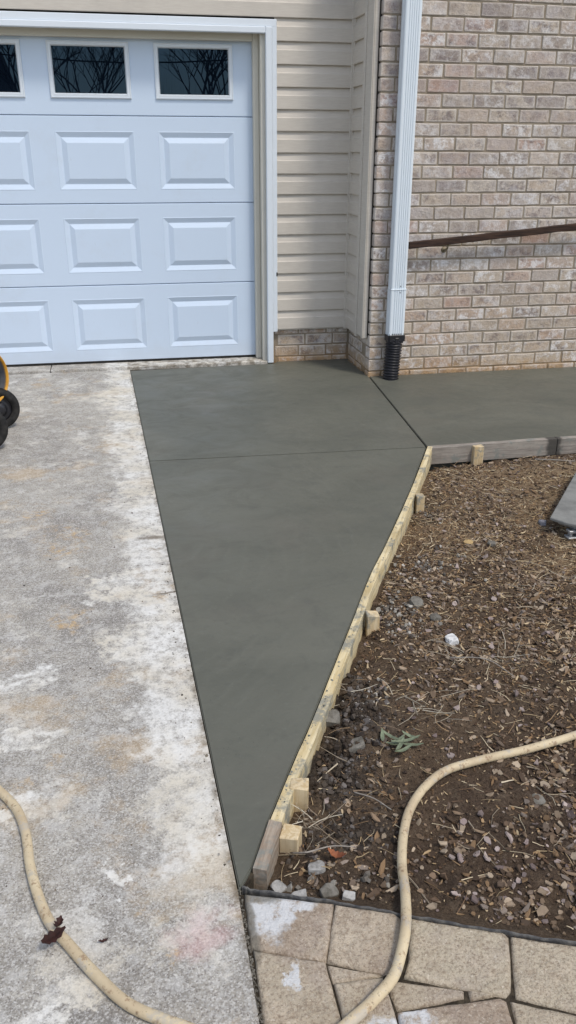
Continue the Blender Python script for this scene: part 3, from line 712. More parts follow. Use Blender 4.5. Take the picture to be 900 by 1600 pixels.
# ------------------------------------------------------------ soil bed
IN2 = [(x, y) for x, y in INNER]
EDGING = [(-.787, -4.762), (-.759, -4.776), (-.67, -4.810), (-.577, -4.847), (-.486, -4.887), (-.391, -4.927), (-.275, -4.975), (-.161, -5.019), (.0, -5.08), (.6, -5.30), (1.5, -5.63), (4.2, -6.6)]
def seg_dist(px, py, pts):
    d = np.full(px.shape, 1e9)
    for (x0, y0), (x1, y1) in zip(pts, pts[1:]):
        dx, dy = x1 - x0, y1 - y0; t = np.clip(((px - x0) * dx + (py - y0) * dy) / (dx * dx + dy * dy), 0, 1)
        d = np.minimum(d, np.hypot(px - x0 - t * dx, py - y0 - t * dy))
    return d
BOARDL = INNER + []; BOARDT = [(.565, -2.13), (4.2, -2.06)]
HPTS = [(-1.371, -4.328, -.0185), (-1.32, -4.383, -.0185), (-1.276, -4.449, -.0185), (-1.247, -4.532, -.0185), (-1.229, -4.628, -.0185), (-1.204, -4.718, -.0185), (-1.174, -4.791, -.0185), (-1.134, -4.85, -.0185), (-1.084, -4.921, -.0185), (-1.038, -4.979, -.0185), (-.985, -5.02, -.0185), (-.915, -5.062, -.0185), (-.842, -5.105, -.014), (-.76, -5.128, -.012), (-.69, -5.125, -.012), (-.63, -5.094, -.014), (-.585, -5.065, -.015), (-.547, -5.038, -.015), (-.518, -4.999, -.014), (-.485, -4.936, -.013), (-.456, -4.849, -.024), (-.431, -4.753, -.045), (-.397, -4.6645, -.045), (-.3563, -4.594, -.045), (-.2966, -4.53, -.045), (-.2211, -4.486, -.045), (-.126, -4.465, -.045), (.0034, -4.452, -.045), (.168, -4.419, -.045), (.30, -4.389, -.045), (.8, -4.25, -.045), (1.8, -4.2, -.045), (3.0, -4.5, -.045)]
HX = [(h[0], h[1]) for h in HPTS if h[2] < -.02]
def fbm(x, y, s, o=0, oct=4):
    out = np.zeros(x.shape); 
    flat = [MN.fractal(Vector((a * s + o, b * s, o)), 1.0, 2.0, oct) for a, b in zip(x.ravel(), y.ravel())]
    return np.array(flat).reshape(x.shape)
def Hs(x, y, fine=True):
    d1 = seg_dist(x, y, BOARDL); d2 = seg_dist(x, y, BOARDT); d3 = seg_dist(x, y, EDGING); dh = seg_dist(x, y, HX)
    z = -.072 - .034 * np.exp(-(d1 / .13) ** 1.3) - .062 * np.exp(-(d2 / .14) ** 1.3) 
    z += (.040 * np.exp(-(d3 / .07)))
    n = fbm(x, y, 2.2, 3.3) * .020 + np.abs(fbm(x, y, 9, 9.1, 3)) * .024 - .008
    n *= np.clip(d3 / .06, .25, 1)
    z += n
    z -= .035 * np.exp(-(((x + .539) / .055) ** 2 + ((y + 4.622) / .035) ** 2))
    z -= .03 * np.exp(-(((x - .18) / .06) ** 2 + ((y + 4.66) / .09) ** 2))
    z += .03 * np.exp(-(((x + .40) / .06) ** 2 + ((y + 4.30) / .07) ** 2))
    ck_ = np.exp(-(((x + .40) / .09) ** 2 + ((y + 4.12) / .16) ** 2)) + np.exp(-(((x + .50) / .08) ** 2 + ((y + 4.36) / .12) ** 2)) + .7 * np.exp(-(((x + .17) / .05) ** 2 + ((y + 3.66) / .12) ** 2))
    if fine: z += ck_ * (np.abs(fbm(x, y, 21, 5.5, 3)) * .075 - .008)
    hz = -.045 - .008; w = np.exp(-(dh / .035) ** 2); z = z * (1 - w) + np.minimum(z, hz) * w * .5 + hz * w * .5
    return z
gx = np.concatenate([np.arange(-.86, 1.1, .0115), np.arange(1.1, 4.3, .08)]); gy = np.concatenate([np.arange(-6.7, -5.1, .08), np.arange(-5.1, -2.02, .0125)])
X, Y = np.meshgrid(gx, gy)
Zs = Hs(X, Y)
fx = np.array([MN.noise(Vector((a * 55, b * 55, 1.7))) for a, b in zip(X.ravel(), Y.ravel())]).reshape(X.shape); Zs = Zs + fx * .0035
verts = np.stack([X, Y, Zs], -1).reshape(-1, 3); nx = len(gx)
# keep cells inside bed: right of diagonal board, below the top board, above the edging
cx = (X[:-1, :-1] + X[1:, 1:]) / 2; cy = (Y[:-1, :-1] + Y[1:, 1:]) / 2
iy = [p[1] for p in INNER][::-1]; ix = [p[0] for p in INNER][::-1]
ex = [p[0] for p in EDGING]; ey = [p[1] for p in EDGING]
def inside(x, y, m=0.):
    return (x > np.interp(y, iy, ix) + .008 + m) & (y < -2.13 + (x - .565) * .0193 - .012 - m) & (y > np.interp(x, ex, ey) - .004 + m)
keep = inside(cx, cy); jj, ii = np.nonzero(keep); a = jj * nx + ii
F = np.stack([a, a + 1, a + nx + 1, a + nx], -1)
me = bpy.data.meshes.new('soil_bed'); me.from_pydata(verts.tolist(), [], F.tolist()); me.materials.append(M['soil']); me.polygons.foreach_set('use_smooth', [True] * len(me.polygons)); me.update()
struct('soil_bed', link('soil_bed', me))

# ------------------------------------------------------------ mulch, straw, crumbs (nobody could count them)
def rand_in_bed(n, fn=None, xr=(-.8, 2.6), yr=(-5.6, -2.1)):
    xs, ysl = [], []; tot = 0
    while tot < n:
        x = rng.uniform(*xr, n); y = rng.uniform(*yr, n); k = inside(x, y, .045)
        if fn is not None: k &= rng.random(n) < fn(x, y)
        xs.append(x[k]); ysl.append(y[k]); tot += k.sum()
    return np.concatenate(xs)[:n], np.concatenate(ysl)[:n]
def gauss(x, y, cx, cy, rx, ry): return np.exp(-(((x - cx) / rx) ** 2 + ((y - cy) / ry) ** 2))
def clump(x, y, s=6., o=0.): return np.clip((np.array([MN.fractal(Vector((a * s + o, b * s, 4.4)), 1.0, 2.0, 3) for a, b in zip(x, y)]) + .12) * 3.2, .06, 1.3)
def dens(x, y): return dens0(x, y) * clump(x, y)
def dens0(x, y):
    d = .10 + 1.0 * gauss(x, y, .25, -3.72, .42, .42) + 1.2 * gauss(x, y, .0, -4.85, .40, .18) + .9 * gauss(x, y, .12, -4.62, .16, .15) + .5 * gauss(x, y, .5, -3.0, .5, .35) + .5 * gauss(x, y, .4, -4.2, .3, .3) + .35 * gauss(x, y, .3, -2.6, .4, .3)
    return np.clip(d, 0, 1) * (1 - .85 * gauss(x, y, -.42, -4.15, .16, .25)) * (1 - .6 * gauss(x, y, -.12, -4.56, .16, .10))
PAL = [lin(c) for c in ((116, 98, 80), (132, 112, 92), (94, 77, 62), (74, 60, 48), (150, 132, 112), (108, 94, 82), (126, 102, 76), (86, 72, 60), (166, 150, 130), (130, 118, 108))]
def flakes(name, n, fn, smin, smax, pal, elong=1.7, tilt=.5, lift=.002, thick=.10, xr=(-.8, 2.6), yr=(-5.6, -2.1)):
    x, y = rand_in_bed(n, fn, xr, yr); z = Hs(x, y, True)
    V = np.zeros((n, 12, 3)); C = np.zeros((n, 12, 4)); 
    ang = np.linspace(0, 2 * np.pi, 6, endpoint=False)
    s = smin + (smax - smin) * rng.random(n) ** 2.2; el = rng.uniform(1., elong, n)
    rz = rng.uniform(0, 2 * np.pi, n); tx = rng.normal(0, tilt, n); ty = rng.normal(0, tilt, n)
    rad = rng.uniform(.6, 1.15, (n, 6)); bend = rng.normal(0, .22, n)
    px = np.cos(ang) * rad * (s * el)[:, None] * .5; py = np.sin(ang) * rad * s[:, None] * .5
    pz = bend[:, None] * (px ** 2) / (s * el)[:, None] * 3
    th = (s * thick)[:, None]
    L = np.concatenate([np.stack([px, py, pz + th], -1), np.stack([px, py, pz - th], -1)], 1)
    ct, st = np.cos(tx)[:, None], np.sin(tx)[:, None]; yy = L[..., 1] * ct - L[..., 2] * st; zz = L[..., 1] * st + L[..., 2] * ct
    ct, st = np.cos(ty)[:, None], np.sin(ty)[:, None]; xx = L[..., 0] * ct + zz * st; zz2 = -L[..., 0] * st + zz * ct
    ct, st = np.cos(rz)[:, None], np.sin(rz)[:, None]
    V[..., 0] = xx * ct - yy * st + x[:, None]; V[..., 1] = xx * st + yy * ct + y[:, None]; V[..., 2] = zz2 + (z + lift + s * .12)[:, None]
    pal = np.array(pal); c = pal[rng.integers(0, len(pal), n)] * rng.uniform(.75, 1.25, (n, 1)); C[..., :3] = c[:, None, :]; C[..., 3] = 1
    base = (np.arange(n) * 12)[:, None]
    faces = [base + np.array(range(6)), base + np.array(range(11, 5, -1))] 
    F = [tuple(r) for r in faces[0]] + [tuple(r) for r in faces[1]]
    for k in range(6):
        k2 = (k + 1) % 6; F += [tuple(r) for r in base + np.array([k, k + 6, k2 + 6, k2])]
    me = bpy.data.meshes.new(name); me.from_pydata(V.reshape(-1, 3).tolist(), [], F); me.materials.append(M['chips'])
    ca = me.color_attributes.new('tint', 'FLOAT_COLOR', 'POINT'); ca.data.foreach_set('color', C.reshape(-1)); me.update()
    o = link(name, me); o['kind'] = 'stuff'; o['category'] = 'mulch'; return o
bigf = lambda x, y: np.clip(1.1 * gauss(x, y, .0, -4.85, .34, .15) + 1.1 * gauss(x, y, .12, -4.62, .22, .18) + .30 * gauss(x, y, .1, -3.8, .35, .3) + .10, 0, 1) * (1 - .8 * gauss(x, y, -.42, -4.25, .16, .3)) * (1 - .7 * gauss(x, y, -.12, -4.56, .16, .10))
o = flakes('large_mulch_chips', 4200, bigf, .006, .022, PAL + [lin(c) for c in ((150, 136, 130), (132, 118, 114), (166, 152, 146), (112, 98, 94))], 1.7, .3); o['label'] = 'larger flat bark chips gathered towards the paver edging'
o = flakes('shredded_mulch', 34000, lambda x, y: np.clip(.12 + gauss(x, y, .35, -3.3, .6, .9) + .6 * gauss(x, y, 1.6, -3.4, 1., 1.2), 0, 1) * (1 - .8 * gauss(x, y, -.42, -4.15, .16, .25)), .0025, .008, [lin(c) for c in ((150, 124, 92), (128, 102, 74), (170, 146, 112), (108, 86, 64), (186, 166, 134), (88, 68, 52), (136, 118, 98))], 5.0, .25); o['label'] = 'fine shredded bark and splinters covering the soil below the grey board'
o = flakes('mulch_chips', 9500, dens, .004, .017, PAL, 3.0, .4)
o['label'] = 'brown and grey bark mulch chips scattered over the bare soil bed'
o = flakes('soil_crumbs', 30000, lambda x, y: np.full(x.shape, .8), .002, .010, [lin(c) for c in ((70, 56, 45), (90, 74, 58), (58, 47, 40), (112, 96, 78))], 1.3, .8, 0, .3); o['label'] = 'small crumbs of dark earth lying on the soil bed'; o['category'] = 'soil'
clodf = lambda x, y: np.clip(gauss(x, y, -.40, -4.12, .09, .17) + gauss(x, y, -.50, -4.38, .08, .12) + .5 * gauss(x, y, -.55, -4.62, .10, .06), 0, 1)
o = flakes('dark_clods', 1300, clodf, .003, .015, [lin(c) for c in ((70, 62, 54), (86, 78, 71), (58, 50, 44), (104, 98, 94), (76, 64, 52))], 1.6, .8, 0, .45); o['label'] = 'dark damp clods heaped beside the lower diagonal board'; o['category'] = 'clods'
cemf = lambda x, y: np.clip(gauss(x, y, -.10, -3.66, .07, .14) + .8 * gauss(x, y, -.35, -4.10, .07, .09) + .5 * gauss(x, y, .33, -2.78, .05, .12) + .35 * gauss(x, y, .12, -3.35, .16, .12) + .5 * gauss(x, y, -.60, -4.77, .1, .03), 0, 1)
o = flakes('cement_crumbs', 420, cemf, .003, .017, [lin(c) for c in ((140, 136, 128), (112, 106, 98), (172, 168, 160), (88, 82, 76))], 1.9, .6, .003, .3); o['label'] = 'pale grey cement crumbs spilled on the soil beside the diagonal board'; o['category'] = 'cement'
def straws(name, n, fn, lmin, lmax, pal, rad=.0011, up=.10, clump=None):
    if clump is None: x, y = rand_in_bed(n, fn)
    else:
        x = np.concatenate([rng.normal(cx_, r_, k_) for cx_, cy_, r_, k_ in clump]); y = np.concatenate([rng.normal(cy_, r_, k_) for cx_, cy_, r_, k_ in clump]); n = len(x)
    z = Hs(x, y); V = []; F = []; C = []; pal = list(pal)
    for i in range(n):
        L = lmin + (lmax - lmin) * random.random() ** 1.6; a = random.uniform(0, 2 * math.pi); el = abs(random.gauss(0, up))
        d = Vector((math.cos(a), math.sin(a), el)).normalized(); p = Vector((x[i], y[i], z[i] + .004)); P = [p]
        for k in range(3):
            d = (d + Vector((random.gauss(0, .22), random.gauss(0, .22), random.gauss(0, .05) - el * .25))).normalized(); P.append(P[-1] + d * L / 3)
        r0 = rad * random.uniform(.6, 1.5); v, f = tube_data(P, lambda t: r0 * (1 - .5 * t), 3, False); b = len(V); V += v; F += [tuple(b + q for q in ff) for ff in f]
        c = random.choice(pal); s = random.uniform(.7, 1.15); C += [(c[0] * s, c[1] * s, c[2] * s, 1)] * len(v)
    me = new_mesh(name, V, F, M['chips']); ca = me.color_attributes.new('tint', 'FLOAT_COLOR', 'POINT'); ca.data.foreach_set('color', np.array(C, dtype=np.float32).ravel())
    o = link(name, me); o['kind'] = 'stuff'; return o
SP = [lin(c) for c in ((186, 164, 128), (150, 124, 94), (120, 96, 74), (206, 190, 160), (96, 76, 60))]
o = straws('dry_straw', 6500, lambda x, y: np.clip(.25 + gauss(x, y, .4, -3.0, .7, .7), 0, 1), .012, .075, SP); o['label'] = 'thin dry straw and pine needles strewn over the soil bed'; o['category'] = 'straw'
o = straws('dry_grass_tufts', 0, None, .05, .15, [lin((168, 158, 140)), lin((136, 122, 104)), lin((198, 190, 172))], .0011, .35, [(-.60, -4.56, .018, 16), (-.585, -4.60, .03, 12), (.16, -4.0, .02, 16), (.05, -3.95, .03, 10), (-.20, -4.18, .03, 14), (-.12, -4.22, .03, 10), (-.36, -4.08, .03, 8), (.62, -3.55, .04, 8), (.45, -3.62, .03, 8)])
o['label'] = 'wiry dead grass stems poking up from the soil'
o = straws('broken_twigs', 320, lambda x, y: np.clip(.5 + gauss(x, y, -.1, -4.1, .5, .6), 0, 1), .03, .11, [lin(c) for c in ((172, 158, 138), (138, 118, 98), (110, 94, 80), (196, 182, 158))], .0018, .12); o['category'] = 'twigs'; o['label'] = 'broken pale twigs lying loose across the mulch and soil'; o = bpy.data.objects['dry_grass_tufts']; o['category'] = 'dry grass'

# ------------------------------------------------------------ separate stones, leaves, sticks on the soil
def hz(x, y): return float(Hs(np.array([x]), np.array([y]))[0])
def rock(name, x, y, r, mat, label, flat=.6, cat='stone', group=None):
    bm = bmesh.new(); bmesh.ops.create_icosphere(bm, subdivisions=3, radius=1.08)
    s = random.uniform(0, 50)
    for v in bm.verts:
        p = v.co.copy(); k = 1 + .28 * MN.noise(p * 1.3 + Vector((s, 0, 0))) + .10 * MN.noise(p * 4 + Vector((s, 0, 0)))
        q = p * k; q.x = max(min(q.x, .78 + .15 * q.y), -.84); q.z = min(q.z, .55 + .25 * q.x - .15 * q.y); q.y = min(q.y, .80 - .25 * q.x); v.co = Vector((q.x * r * 1.15, q.y * r * .85, q.z * r * flat))
    o = bm_obj(name, bm, mat, None); z = max(hz(x, y), -.10)
    o.location = (x, y, z + r * flat * .45); o.rotation_euler = (random.uniform(-.2, .2), random.uniform(-.2, .2), random.uniform(0, 6)); return tag(o, label, cat, group)
rock('stone', -.707, -4.748, .017, M['stone'], 'small pale stone touching the end of the short brown board')
rock('stone', -.668, -4.786, .018, M['stone'], 'flat pale stone against the black edging near the slab tip', .4)
rock('stone', -.606, -4.793, .020, M['dstone'], 'grey brown rounded stone next to the black edging')
rock('stone', -.568, -4.815, .014, M['stone'], 'small light stone on the edging just right of the grey brown one')
rock('stone', -.615, -4.716, .020, M['stone'], 'whitish flat stone below the lowest wooden stake', .55)
rock('stone', .035, -3.862, .024, m_simple('white_stone', (232, 232, 230), .8, 0, (190, 190, 188), 40, .8, .3, True), 'bright white stone in the middle of the mulch', .7)
rock('stone', .369, -3.182, .022, M['rleaf'] if False else m_simple('tan_stone', (196, 168, 118), .85, 0, (160, 134, 96), 40, .8, .3, True), 'tan yellow stone in the upper part of the bed', .5)
rock('stone', -.005, -3.62, .026, M['dstone'], 'grey lump of cement rubble left of the white stone', .7, 'rubble')
rock('stone', .03, -3.72, .022, M['dstone'], 'dark grey rubble lump directly above the white stone', .7, 'rubble')
rock('stone', .755, -3.07, .020, m_simple('blue_stone', (142, 142, 150), .8, 0, (96, 96, 102), 40, .8, .3, True), 'bluish grey stone beside the edge of the work platform', .9)
rock('stone', .46, -3.215, .020, M['dstone'], 'dark oval stone below and left of the work platform', .5)
rock('stone', -.03, -4.60, .018, M['dstone'], 'large flat chip of grey bark inside the hose bend', .25, 'bark chip')
rock('stone', -.46, -4.20, .030, M['dstone'], 'dark clod of earth by the diagonal board', .6, 'clod')
rock('stone', -.42, -4.33, .026, M['dstone'], 'second dark clod lower along the diagonal board', .6, 'clod')
def leaf(name, x, y, z, L, W, rz, mat, label, curl=.4, cat='leaf', lob=0, rx=0.):
    n = 9; V = []; F = []
    for i in range(n):
        t = i / (n - 1); w = W * math.sin(math.pi * min(1, t * .93 + .05)) ** .7 * (1 - lob * (i % 2)); xx = (t - .5) * L; zz = curl * (xx ** 2) / L * 2 + random.uniform(-1, 1) * .001
        V += [(xx, -w / 2, zz + w * curl * .5), (xx, 0, zz), (xx, w / 2, zz + w * curl * .5)]
        V += [(xx, -w / 2, zz + w * curl * .5 - .0007), (xx, 0, zz - .0007), (xx, w / 2, zz + w * curl * .5 - .0007)]
        if i:
            a, b = (i - 1) * 6, i * 6; F += [(a, b, b + 1, a + 1), (a + 1, b + 1, b + 2, a + 2), (a + 4, b + 4, b + 3, a + 3), (a + 5, b + 5, b + 4, a + 4), (a, a + 3, b + 3, b), (a + 2, b + 2, b + 5, a + 5)]
    o = link(name, new_mesh(name, V, F, mat)); o.location = (x, y, z); o.rotation_euler = (rx, 0, rz)
    if label: tag(o, label, cat)
    return o
leaf('dead_leaf', -1.168, -4.836, -.004, .050, .026, .55, M['leaf'], 'crumpled dark brown dead leaf caught under the hose on the driveway', .9, lob=.35, rx=.5)
leaf('dead_leaf', -1.156, -4.811, -.001, .026, .020, 1.2, M['leaf'], 'small torn dark leaf scrap resting on top of the driveway hose', .9, lob=.4)
leaf('dead_leaf', -1.072, -4.843, -.026, .020, .008, .2, M['leaf'], 'tiny dark twig like leaf scrap right of the driveway hose', .5, lob=.4)
leaf('dead_leaf', -.565, -4.700, hz(-.565, -4.70) + .012, .042, .022, -.5, M['rleaf'], 'orange brown curled leaf in the hollow near the lowest stake', .8, lob=.3)
lc = thing('uprooted_plant', 'clump of grey green grass blades lying flat on dark soil', 'plant', (-.29, -4.355, hz(-.29, -4.355)))
for a, L, ox, oy in ((.1, .085, 0, 0), (-.35, .07, .01, -.01), (.5, .06, -.02, .01), (2.2, .07, -.03, .03), (-.8, .05, .02, .02), (1.3, .05, -.055, .03), (.9, .06, -.02, -.015), (-2.8, .06, -.015, -.03), (3.0, .05, -.03, .0)):
    l = leaf('blade', ox, oy, .012 + random.uniform(0, .008), L, .011, a, M['gleaf'], None, .25); l.parent = lc
def stick(pts, r, label, mat=None):
    P = spline([(x, y, hz(x, y) + .008 + dz) for x, y, dz in pts], 5); o = tube('stick', P, lambda t: r * (1 - .35 * t), mat or M['greyw'], None, 6); return tag(o, label, 'stick')
stick([(1.11, -2.28, .004), (1.19, -2.33, .006), (1.285, -2.375, .003)], .0045, 'pale pinkish stick lying below the grey form board')
stick([(-.47, -4.50, .004), (-.43, -4.53, .01), (-.40, -4.58, .003)], .002, 'thin brown stick right of the square stake')
stick([(-.02, -3.98, .01), (.08, -4.03, .015), (.14, -4.11, .003)], .0022, 'long thin grey twig across the middle of the bed')
stick([(-.66, -4.65, .003), (-.63, -4.69, .03), (-.57, -4.67, .02), (-.52, -4.68, .004)], .0022, 'bent pale twig beside the whitish stone near the stake')

# ------------------------------------------------------------ pavers and edging
PV = [[(-.783, -4.779), (-.609, -4.838), (-.653, -4.96), (-.788, -4.908)],
 [(-.603, -4.842), (-.491, -4.885), (-.484, -4.897), (-.518, -4.997), (-.55, -5.007), (-.649, -4.962)],
 [(-.649, -4.972), (-.556, -5.010), (-.648, -5.008)],
 [(-.647, -5.013), (-.556, -5.018), (-.558, -5.115), (-.560, -5.20), (-.648, -5.18)],
 [(-.786, -4.914), (-.656, -4.965), (-.653, -5.19), (-.787, -5.16)],
 [(-.462, -4.902), (-.292, -4.968), (-.286, -4.980), (-.330, -5.085), (-.345, -5.092), (-.514, -5.021), (-.493, -4.990)],
 [(-.279, -4.978), (-.085, -5.052), (-.152, -5.180), (-.323, -5.100)],
 [(-.535, -5.027), (-.418, -5.068), (-.422, -5.082), (-.546, -5.082), (-.550, -5.043)],
 [(-.405, -5.070), (-.360, -5.088), (-.407, -5.088)],
 [(-.549, -5.091), (-.358, -5.098), (-.350, -5.108), (-.368, -5.22), (-.552, -5.20)],
 [(-.338, -5.106), (-.165, -5.186), (-.190, -5.30), (-.360, -5.225)]]
# more of the same paving outside the picture
PV += [[(-.787, -5.168), (-.66, -5.197), (-.66, -5.40), (-.788, -5.38)], [(-.652, -5.20), (-.560, -5.21), (-.555, -5.35), (-.652, -5.35)], [(-.552, -5.212), (-.372, -5.235), (-.37, -5.36), (-.548, -5.35)],
       [(-.36, -5.24), (-.195, -5.31), (-.19, -5.47), (-.362, -5.40)], [(-.078, -5.058), (.10, -5.125), (.06, -5.26), (-.145, -5.185)], [(-.156, -5.195), (.05, -5.27), (.02, -5.42), (-.18, -5.33)]]
patio = bpy.data.objects.new('paver_path', None); COL.objects.link(patio); patio['kind'] = 'structure'
for q in PV:
    c = Vector((sum(p[0] for p in q) / len(q), sum(p[1] for p in q) / len(q))); n = len(q)
    bm = bmesh.new(); pts = []
    for i in range(n):                         # subdivide the outline so the tumbled edge can wander
        a, b = Vector(q[i]), Vector(q[(i + 1) % n]); m_ = max(1, int((b - a).length / .022))
        for k in range(m_):
            p = a.lerp(b, k / m_); p = p + (p - c).normalized() * .0036 + (c - p) * random.uniform(0, .008) + Vector((random.uniform(-.0012, .0012), random.uniform(-.0012, .0012))); pts.append(p)
    rr = [bm.verts.new((p.x, p.y, -.12)) for p in pts]; dz = random.uniform(-.0035, .0030)
    lv = []
    for ins, z in ((0, -.040), (.002, -.0345), (.006, -.0315), (.011, -.0305)):
        row = []
        for p in pts:
            d = (c - p); d = d.normalized() * min(ins, d.length * .4) if d.length else d
            row.append(bm.verts.new((p.x + d.x, p.y + d.y, z + dz)))
        lv.append(row)
    rows = [rr] + lv
    for A, B in zip(rows, rows[1:]):
        for i in range(len(pts)): bm.faces.new((A[i], A[(i + 1) % len(pts)], B[(i + 1) % len(pts)], B[i]))
    bm.faces.new(rows[-1]); o = bm_obj('paving_stone', bm, M['paver'], patio)
    for pl in o.data.polygons: pl.use_smooth = len(pl.vertices) == 4
o = prism('sand_joint', [(-.797, -4.770), (-.39, -4.930), (.12, -5.128), (.6, -5.31), (1.5, -5.64), (4.2, -6.61), (4.2, -7.4), (-.80, -7.4)], -.2, -.040, M['joint'], patio)
# outside the frame the paving goes on
pv2 = bmesh.new()
for i in range(22):
    for j in range(15):
        x0 = -.79 + i * .21 + (.1 if j % 2 else 0); y0 = -5.04 - j * .16
        if y0 > -5.5 and x0 < .11: continue
        if y0 + .01 > np.interp(x0 + .2, [p[0] for p in EDGING], [p[1] for p in EDGING]): continue
        bxb(pv2, x0, x0 + .2, y0 - .15, y0, -.12, -.031)
o = bm_obj('paving_stones', pv2, M['paver'], patio, bevel=.005); o['kind'] = 'stuff'
V, F = [], []
ep = spline([(x, y, 0) for x, y in EDGING], 8)
for i, p in enumerate(ep):
    t = (ep[min(i + 1, len(ep) - 1)] - ep[max(i - 1, 0)]).normalized(); nn = Vector((-t.y, t.x, 0)); wv = .0012 * math.sin(i * 1.9)
    for off, z in ((-.002, -.12), (-.002, -.031), (-.001, -.0285), (.002, -.0285), (.003, -.031), (.003, -.12)): V.append(tuple(p + nn * (off + wv) + Vector((0, 0, z + .0015 * math.sin(i * .7)))))
    if i:
        for k in range(5): F.append(((i - 1) * 6 + k, (i - 1) * 6 + k + 1, i * 6 + k + 1, i * 6 + k))
tag(link('edging_strip', new_mesh('edging_strip', V, F, m_simple('dusty_edging_plastic', (60, 60, 62), .6, 0, (104, 102, 98), 60, .4))), 'thin black plastic edging strip between the pavers and the soil bed', 'edging')
# grit in the driveway joint
V, F = [], []
for i in range(420):
    y = random.uniform(-5.3, -4.76); x = -.796 + random.uniform(-.005, .006); r = random.uniform(.001, .0035); b = len(V)
    for q in ((1, 0, 0), (-1, 0, 0), (0, 1, 0), (0, -1, 0), (0, 0, 1), (0, 0, -1)): V.append((x + q[0] * r, y + q[1] * r, -.037 + q[2] * r + random.uniform(-.004, .002)))
    F += [tuple(b + k for k in f) for f in ((0, 2, 4), (2, 1, 4), (1, 3, 4), (3, 0, 4), (2, 0, 5), (1, 2, 5), (3, 1, 5), (0, 3, 5))]
o = link('joint_grit', new_mesh('joint_grit', V, F, M['dstone'])); o['kind'] = 'stuff'; o['label'] = 'fine grit filling the joint between driveway and pavers'; o['category'] = 'grit'

# ------------------------------------------------------------ hose
hp = spline(HPTS, 10)
hp = [p + Vector((0, 0, .0012 * math.sin(i * .31))) for i, p in enumerate(hp)]
tag(tube('garden_hose', hp, .0108, M['hose'], None, 18), 'dirty tan rubber hose curving across the driveway, pavers and soil bed', 'hose')

# ------------------------------------------------------------ work platform at the right edge
wp = thing('work_platform', 'low cement smeared platform on a cast metal leg at the right edge', 'platform', (0, 0, 0))
PT = .004
pts = [(.7278, -3.169), (.765, -3.228), (.800, -3.262), (1.28, -3.50), (1.75, -2.90), (1.30, -2.52), (1.14, -2.65)]
prism('deck', pts, PT - .014, PT, M['cemplat'], wp, .003)
prism('deck_frame', [(.765, -3.175), (.81, -3.24), (1.25, -3.46), (1.68, -2.90), (1.28, -2.58), (1.14, -2.69)], PT - .032, PT - .0145, M['alu'], wp, .003)
for lx, ly in ((.805, -3.235), (1.22, -3.42), (1.62, -2.93)):
    bm = bmesh.new(); zb = hz(lx, ly) - .004 if lx < 1.1 else -.09
    for dx in (-.020, .008): bxb(bm, lx + dx, lx + dx + .010, ly - .012, ly + .012, zb + .0085, PT - .0325)
    bm_obj('leg', bm, M['alu'], wp, bevel=.002)
    box('foot', lx - .030, lx + .034, ly - .02, ly + .02, zb, zb + .008, M['alu'], wp, .002)
    box('leg_bracket', lx - .028, lx + .028, ly - .016, ly + .016, PT - .044, PT - .0325, M['alu'], wp, .002)

# ------------------------------------------------------------ yellow wheeled machine at the left edge
mc = thing('wheeled_mixer', 'yellow round bodied machine on small black wheels, cut off by left edge', 'machine', (0, 0, 0))
def wheel(cx, cy, cz, r, w):
    Mx = axis_m((cx, cy, cz), (.25, -.97, 0))
    prof = [(r * .62, -w / 2), (r * .9, -w / 2), (r * .985, -w * .32), (r, 0), (r * .985, w * .32), (r * .9, w / 2), (r * .62, w / 2), (r * .62, -w / 2)]
    ty = lathe('wheel', prof, M['rubber'], mc, 40, Mx)
    lathe('rim', [(0, -w * .3), (r * .3, -w * .3), (r * .34, -w * .1), (r * .63, -w * .12), (r * .63, w * .30), (r * .55, w * .22), (r * .36, w * .2), (r * .33, w * .62), (r * .16, w * .7), (0, w * .7)], M['black'], ty, 32, Mx)
    return ty
wheel(-1.668, -1.40, G + .115, .115, .055); wheel(-1.69, -1.77, G + .115, .115, .055)
tube('axle', [(-1.66, -1.36, G + .115), (-1.70, -1.84, G + .115)], .011, M['dgrey'], mc, 12)
DC, DN = Vector((-1.688, -1.47, .278)), Vector((.80, -.58, .10)).normalized()
Md = axis_m(DC, DN)
lathe('drum', [(.0, -.30), (.11, -.30), (.165, -.22), (.178, -.12), (.165, -.03), (.150, 0), (.144, .004), (.139, .0), (.139, -.01)], M['yellow'], mc, 48, Md)
lathe('rim_ring', [(.141, -.010), (.141, .004), (.144, .007), (.148, .007), (.151, .003), (.150, -.008)], M['yellow'], mc, 48, Md)
lathe('drum_lining', [(.138, -.004), (.150, -.05), (.160, -.12), (.14, -.22), (.0, -.27)], M['liner'], mc, 48, Md)
for k in range(3):
    a = 2.2 * k + .6; d1 = Md @ Vector((.135 * math.cos(a), .135 * math.sin(a), -.04)); d2 = Md @ Vector((.06 * math.cos(a + .5), .06 * math.sin(a + .5), -.2))
    tube('paddle', [d1, d1.lerp(d2, .5), d2], .008, M['liner'], mc, 6)
tube('frame_tube', spline([(-1.655, -1.50, .135), (-1.665, -1.47, .11), (-1.70, -1.44, .085)], 5), .012, M['dgrey'], mc, 12)
tube('frame_tube', spline([(-1.72, -1.52, .12), (-1.705, -1.56, .10), (-1.70, -1.60, .085)], 5), .014, M['dgrey'], mc, 12)
tube('frame_tube', spline([(-1.70, -1.58, .10), (-1.95, -1.58, .12), (-2.15, -1.55, .25), (-2.2, -1.52, .7), (-2.35, -1.5, .95)], 6), .015, M['dgrey'], mc, 12)
tube('frame_tube', spline([(-2.12, -1.55, .2), (-2.2, -1.55, .05), (-2.25, -1.55, G + .012)], 6), .015, M['dgrey'], mc, 12)
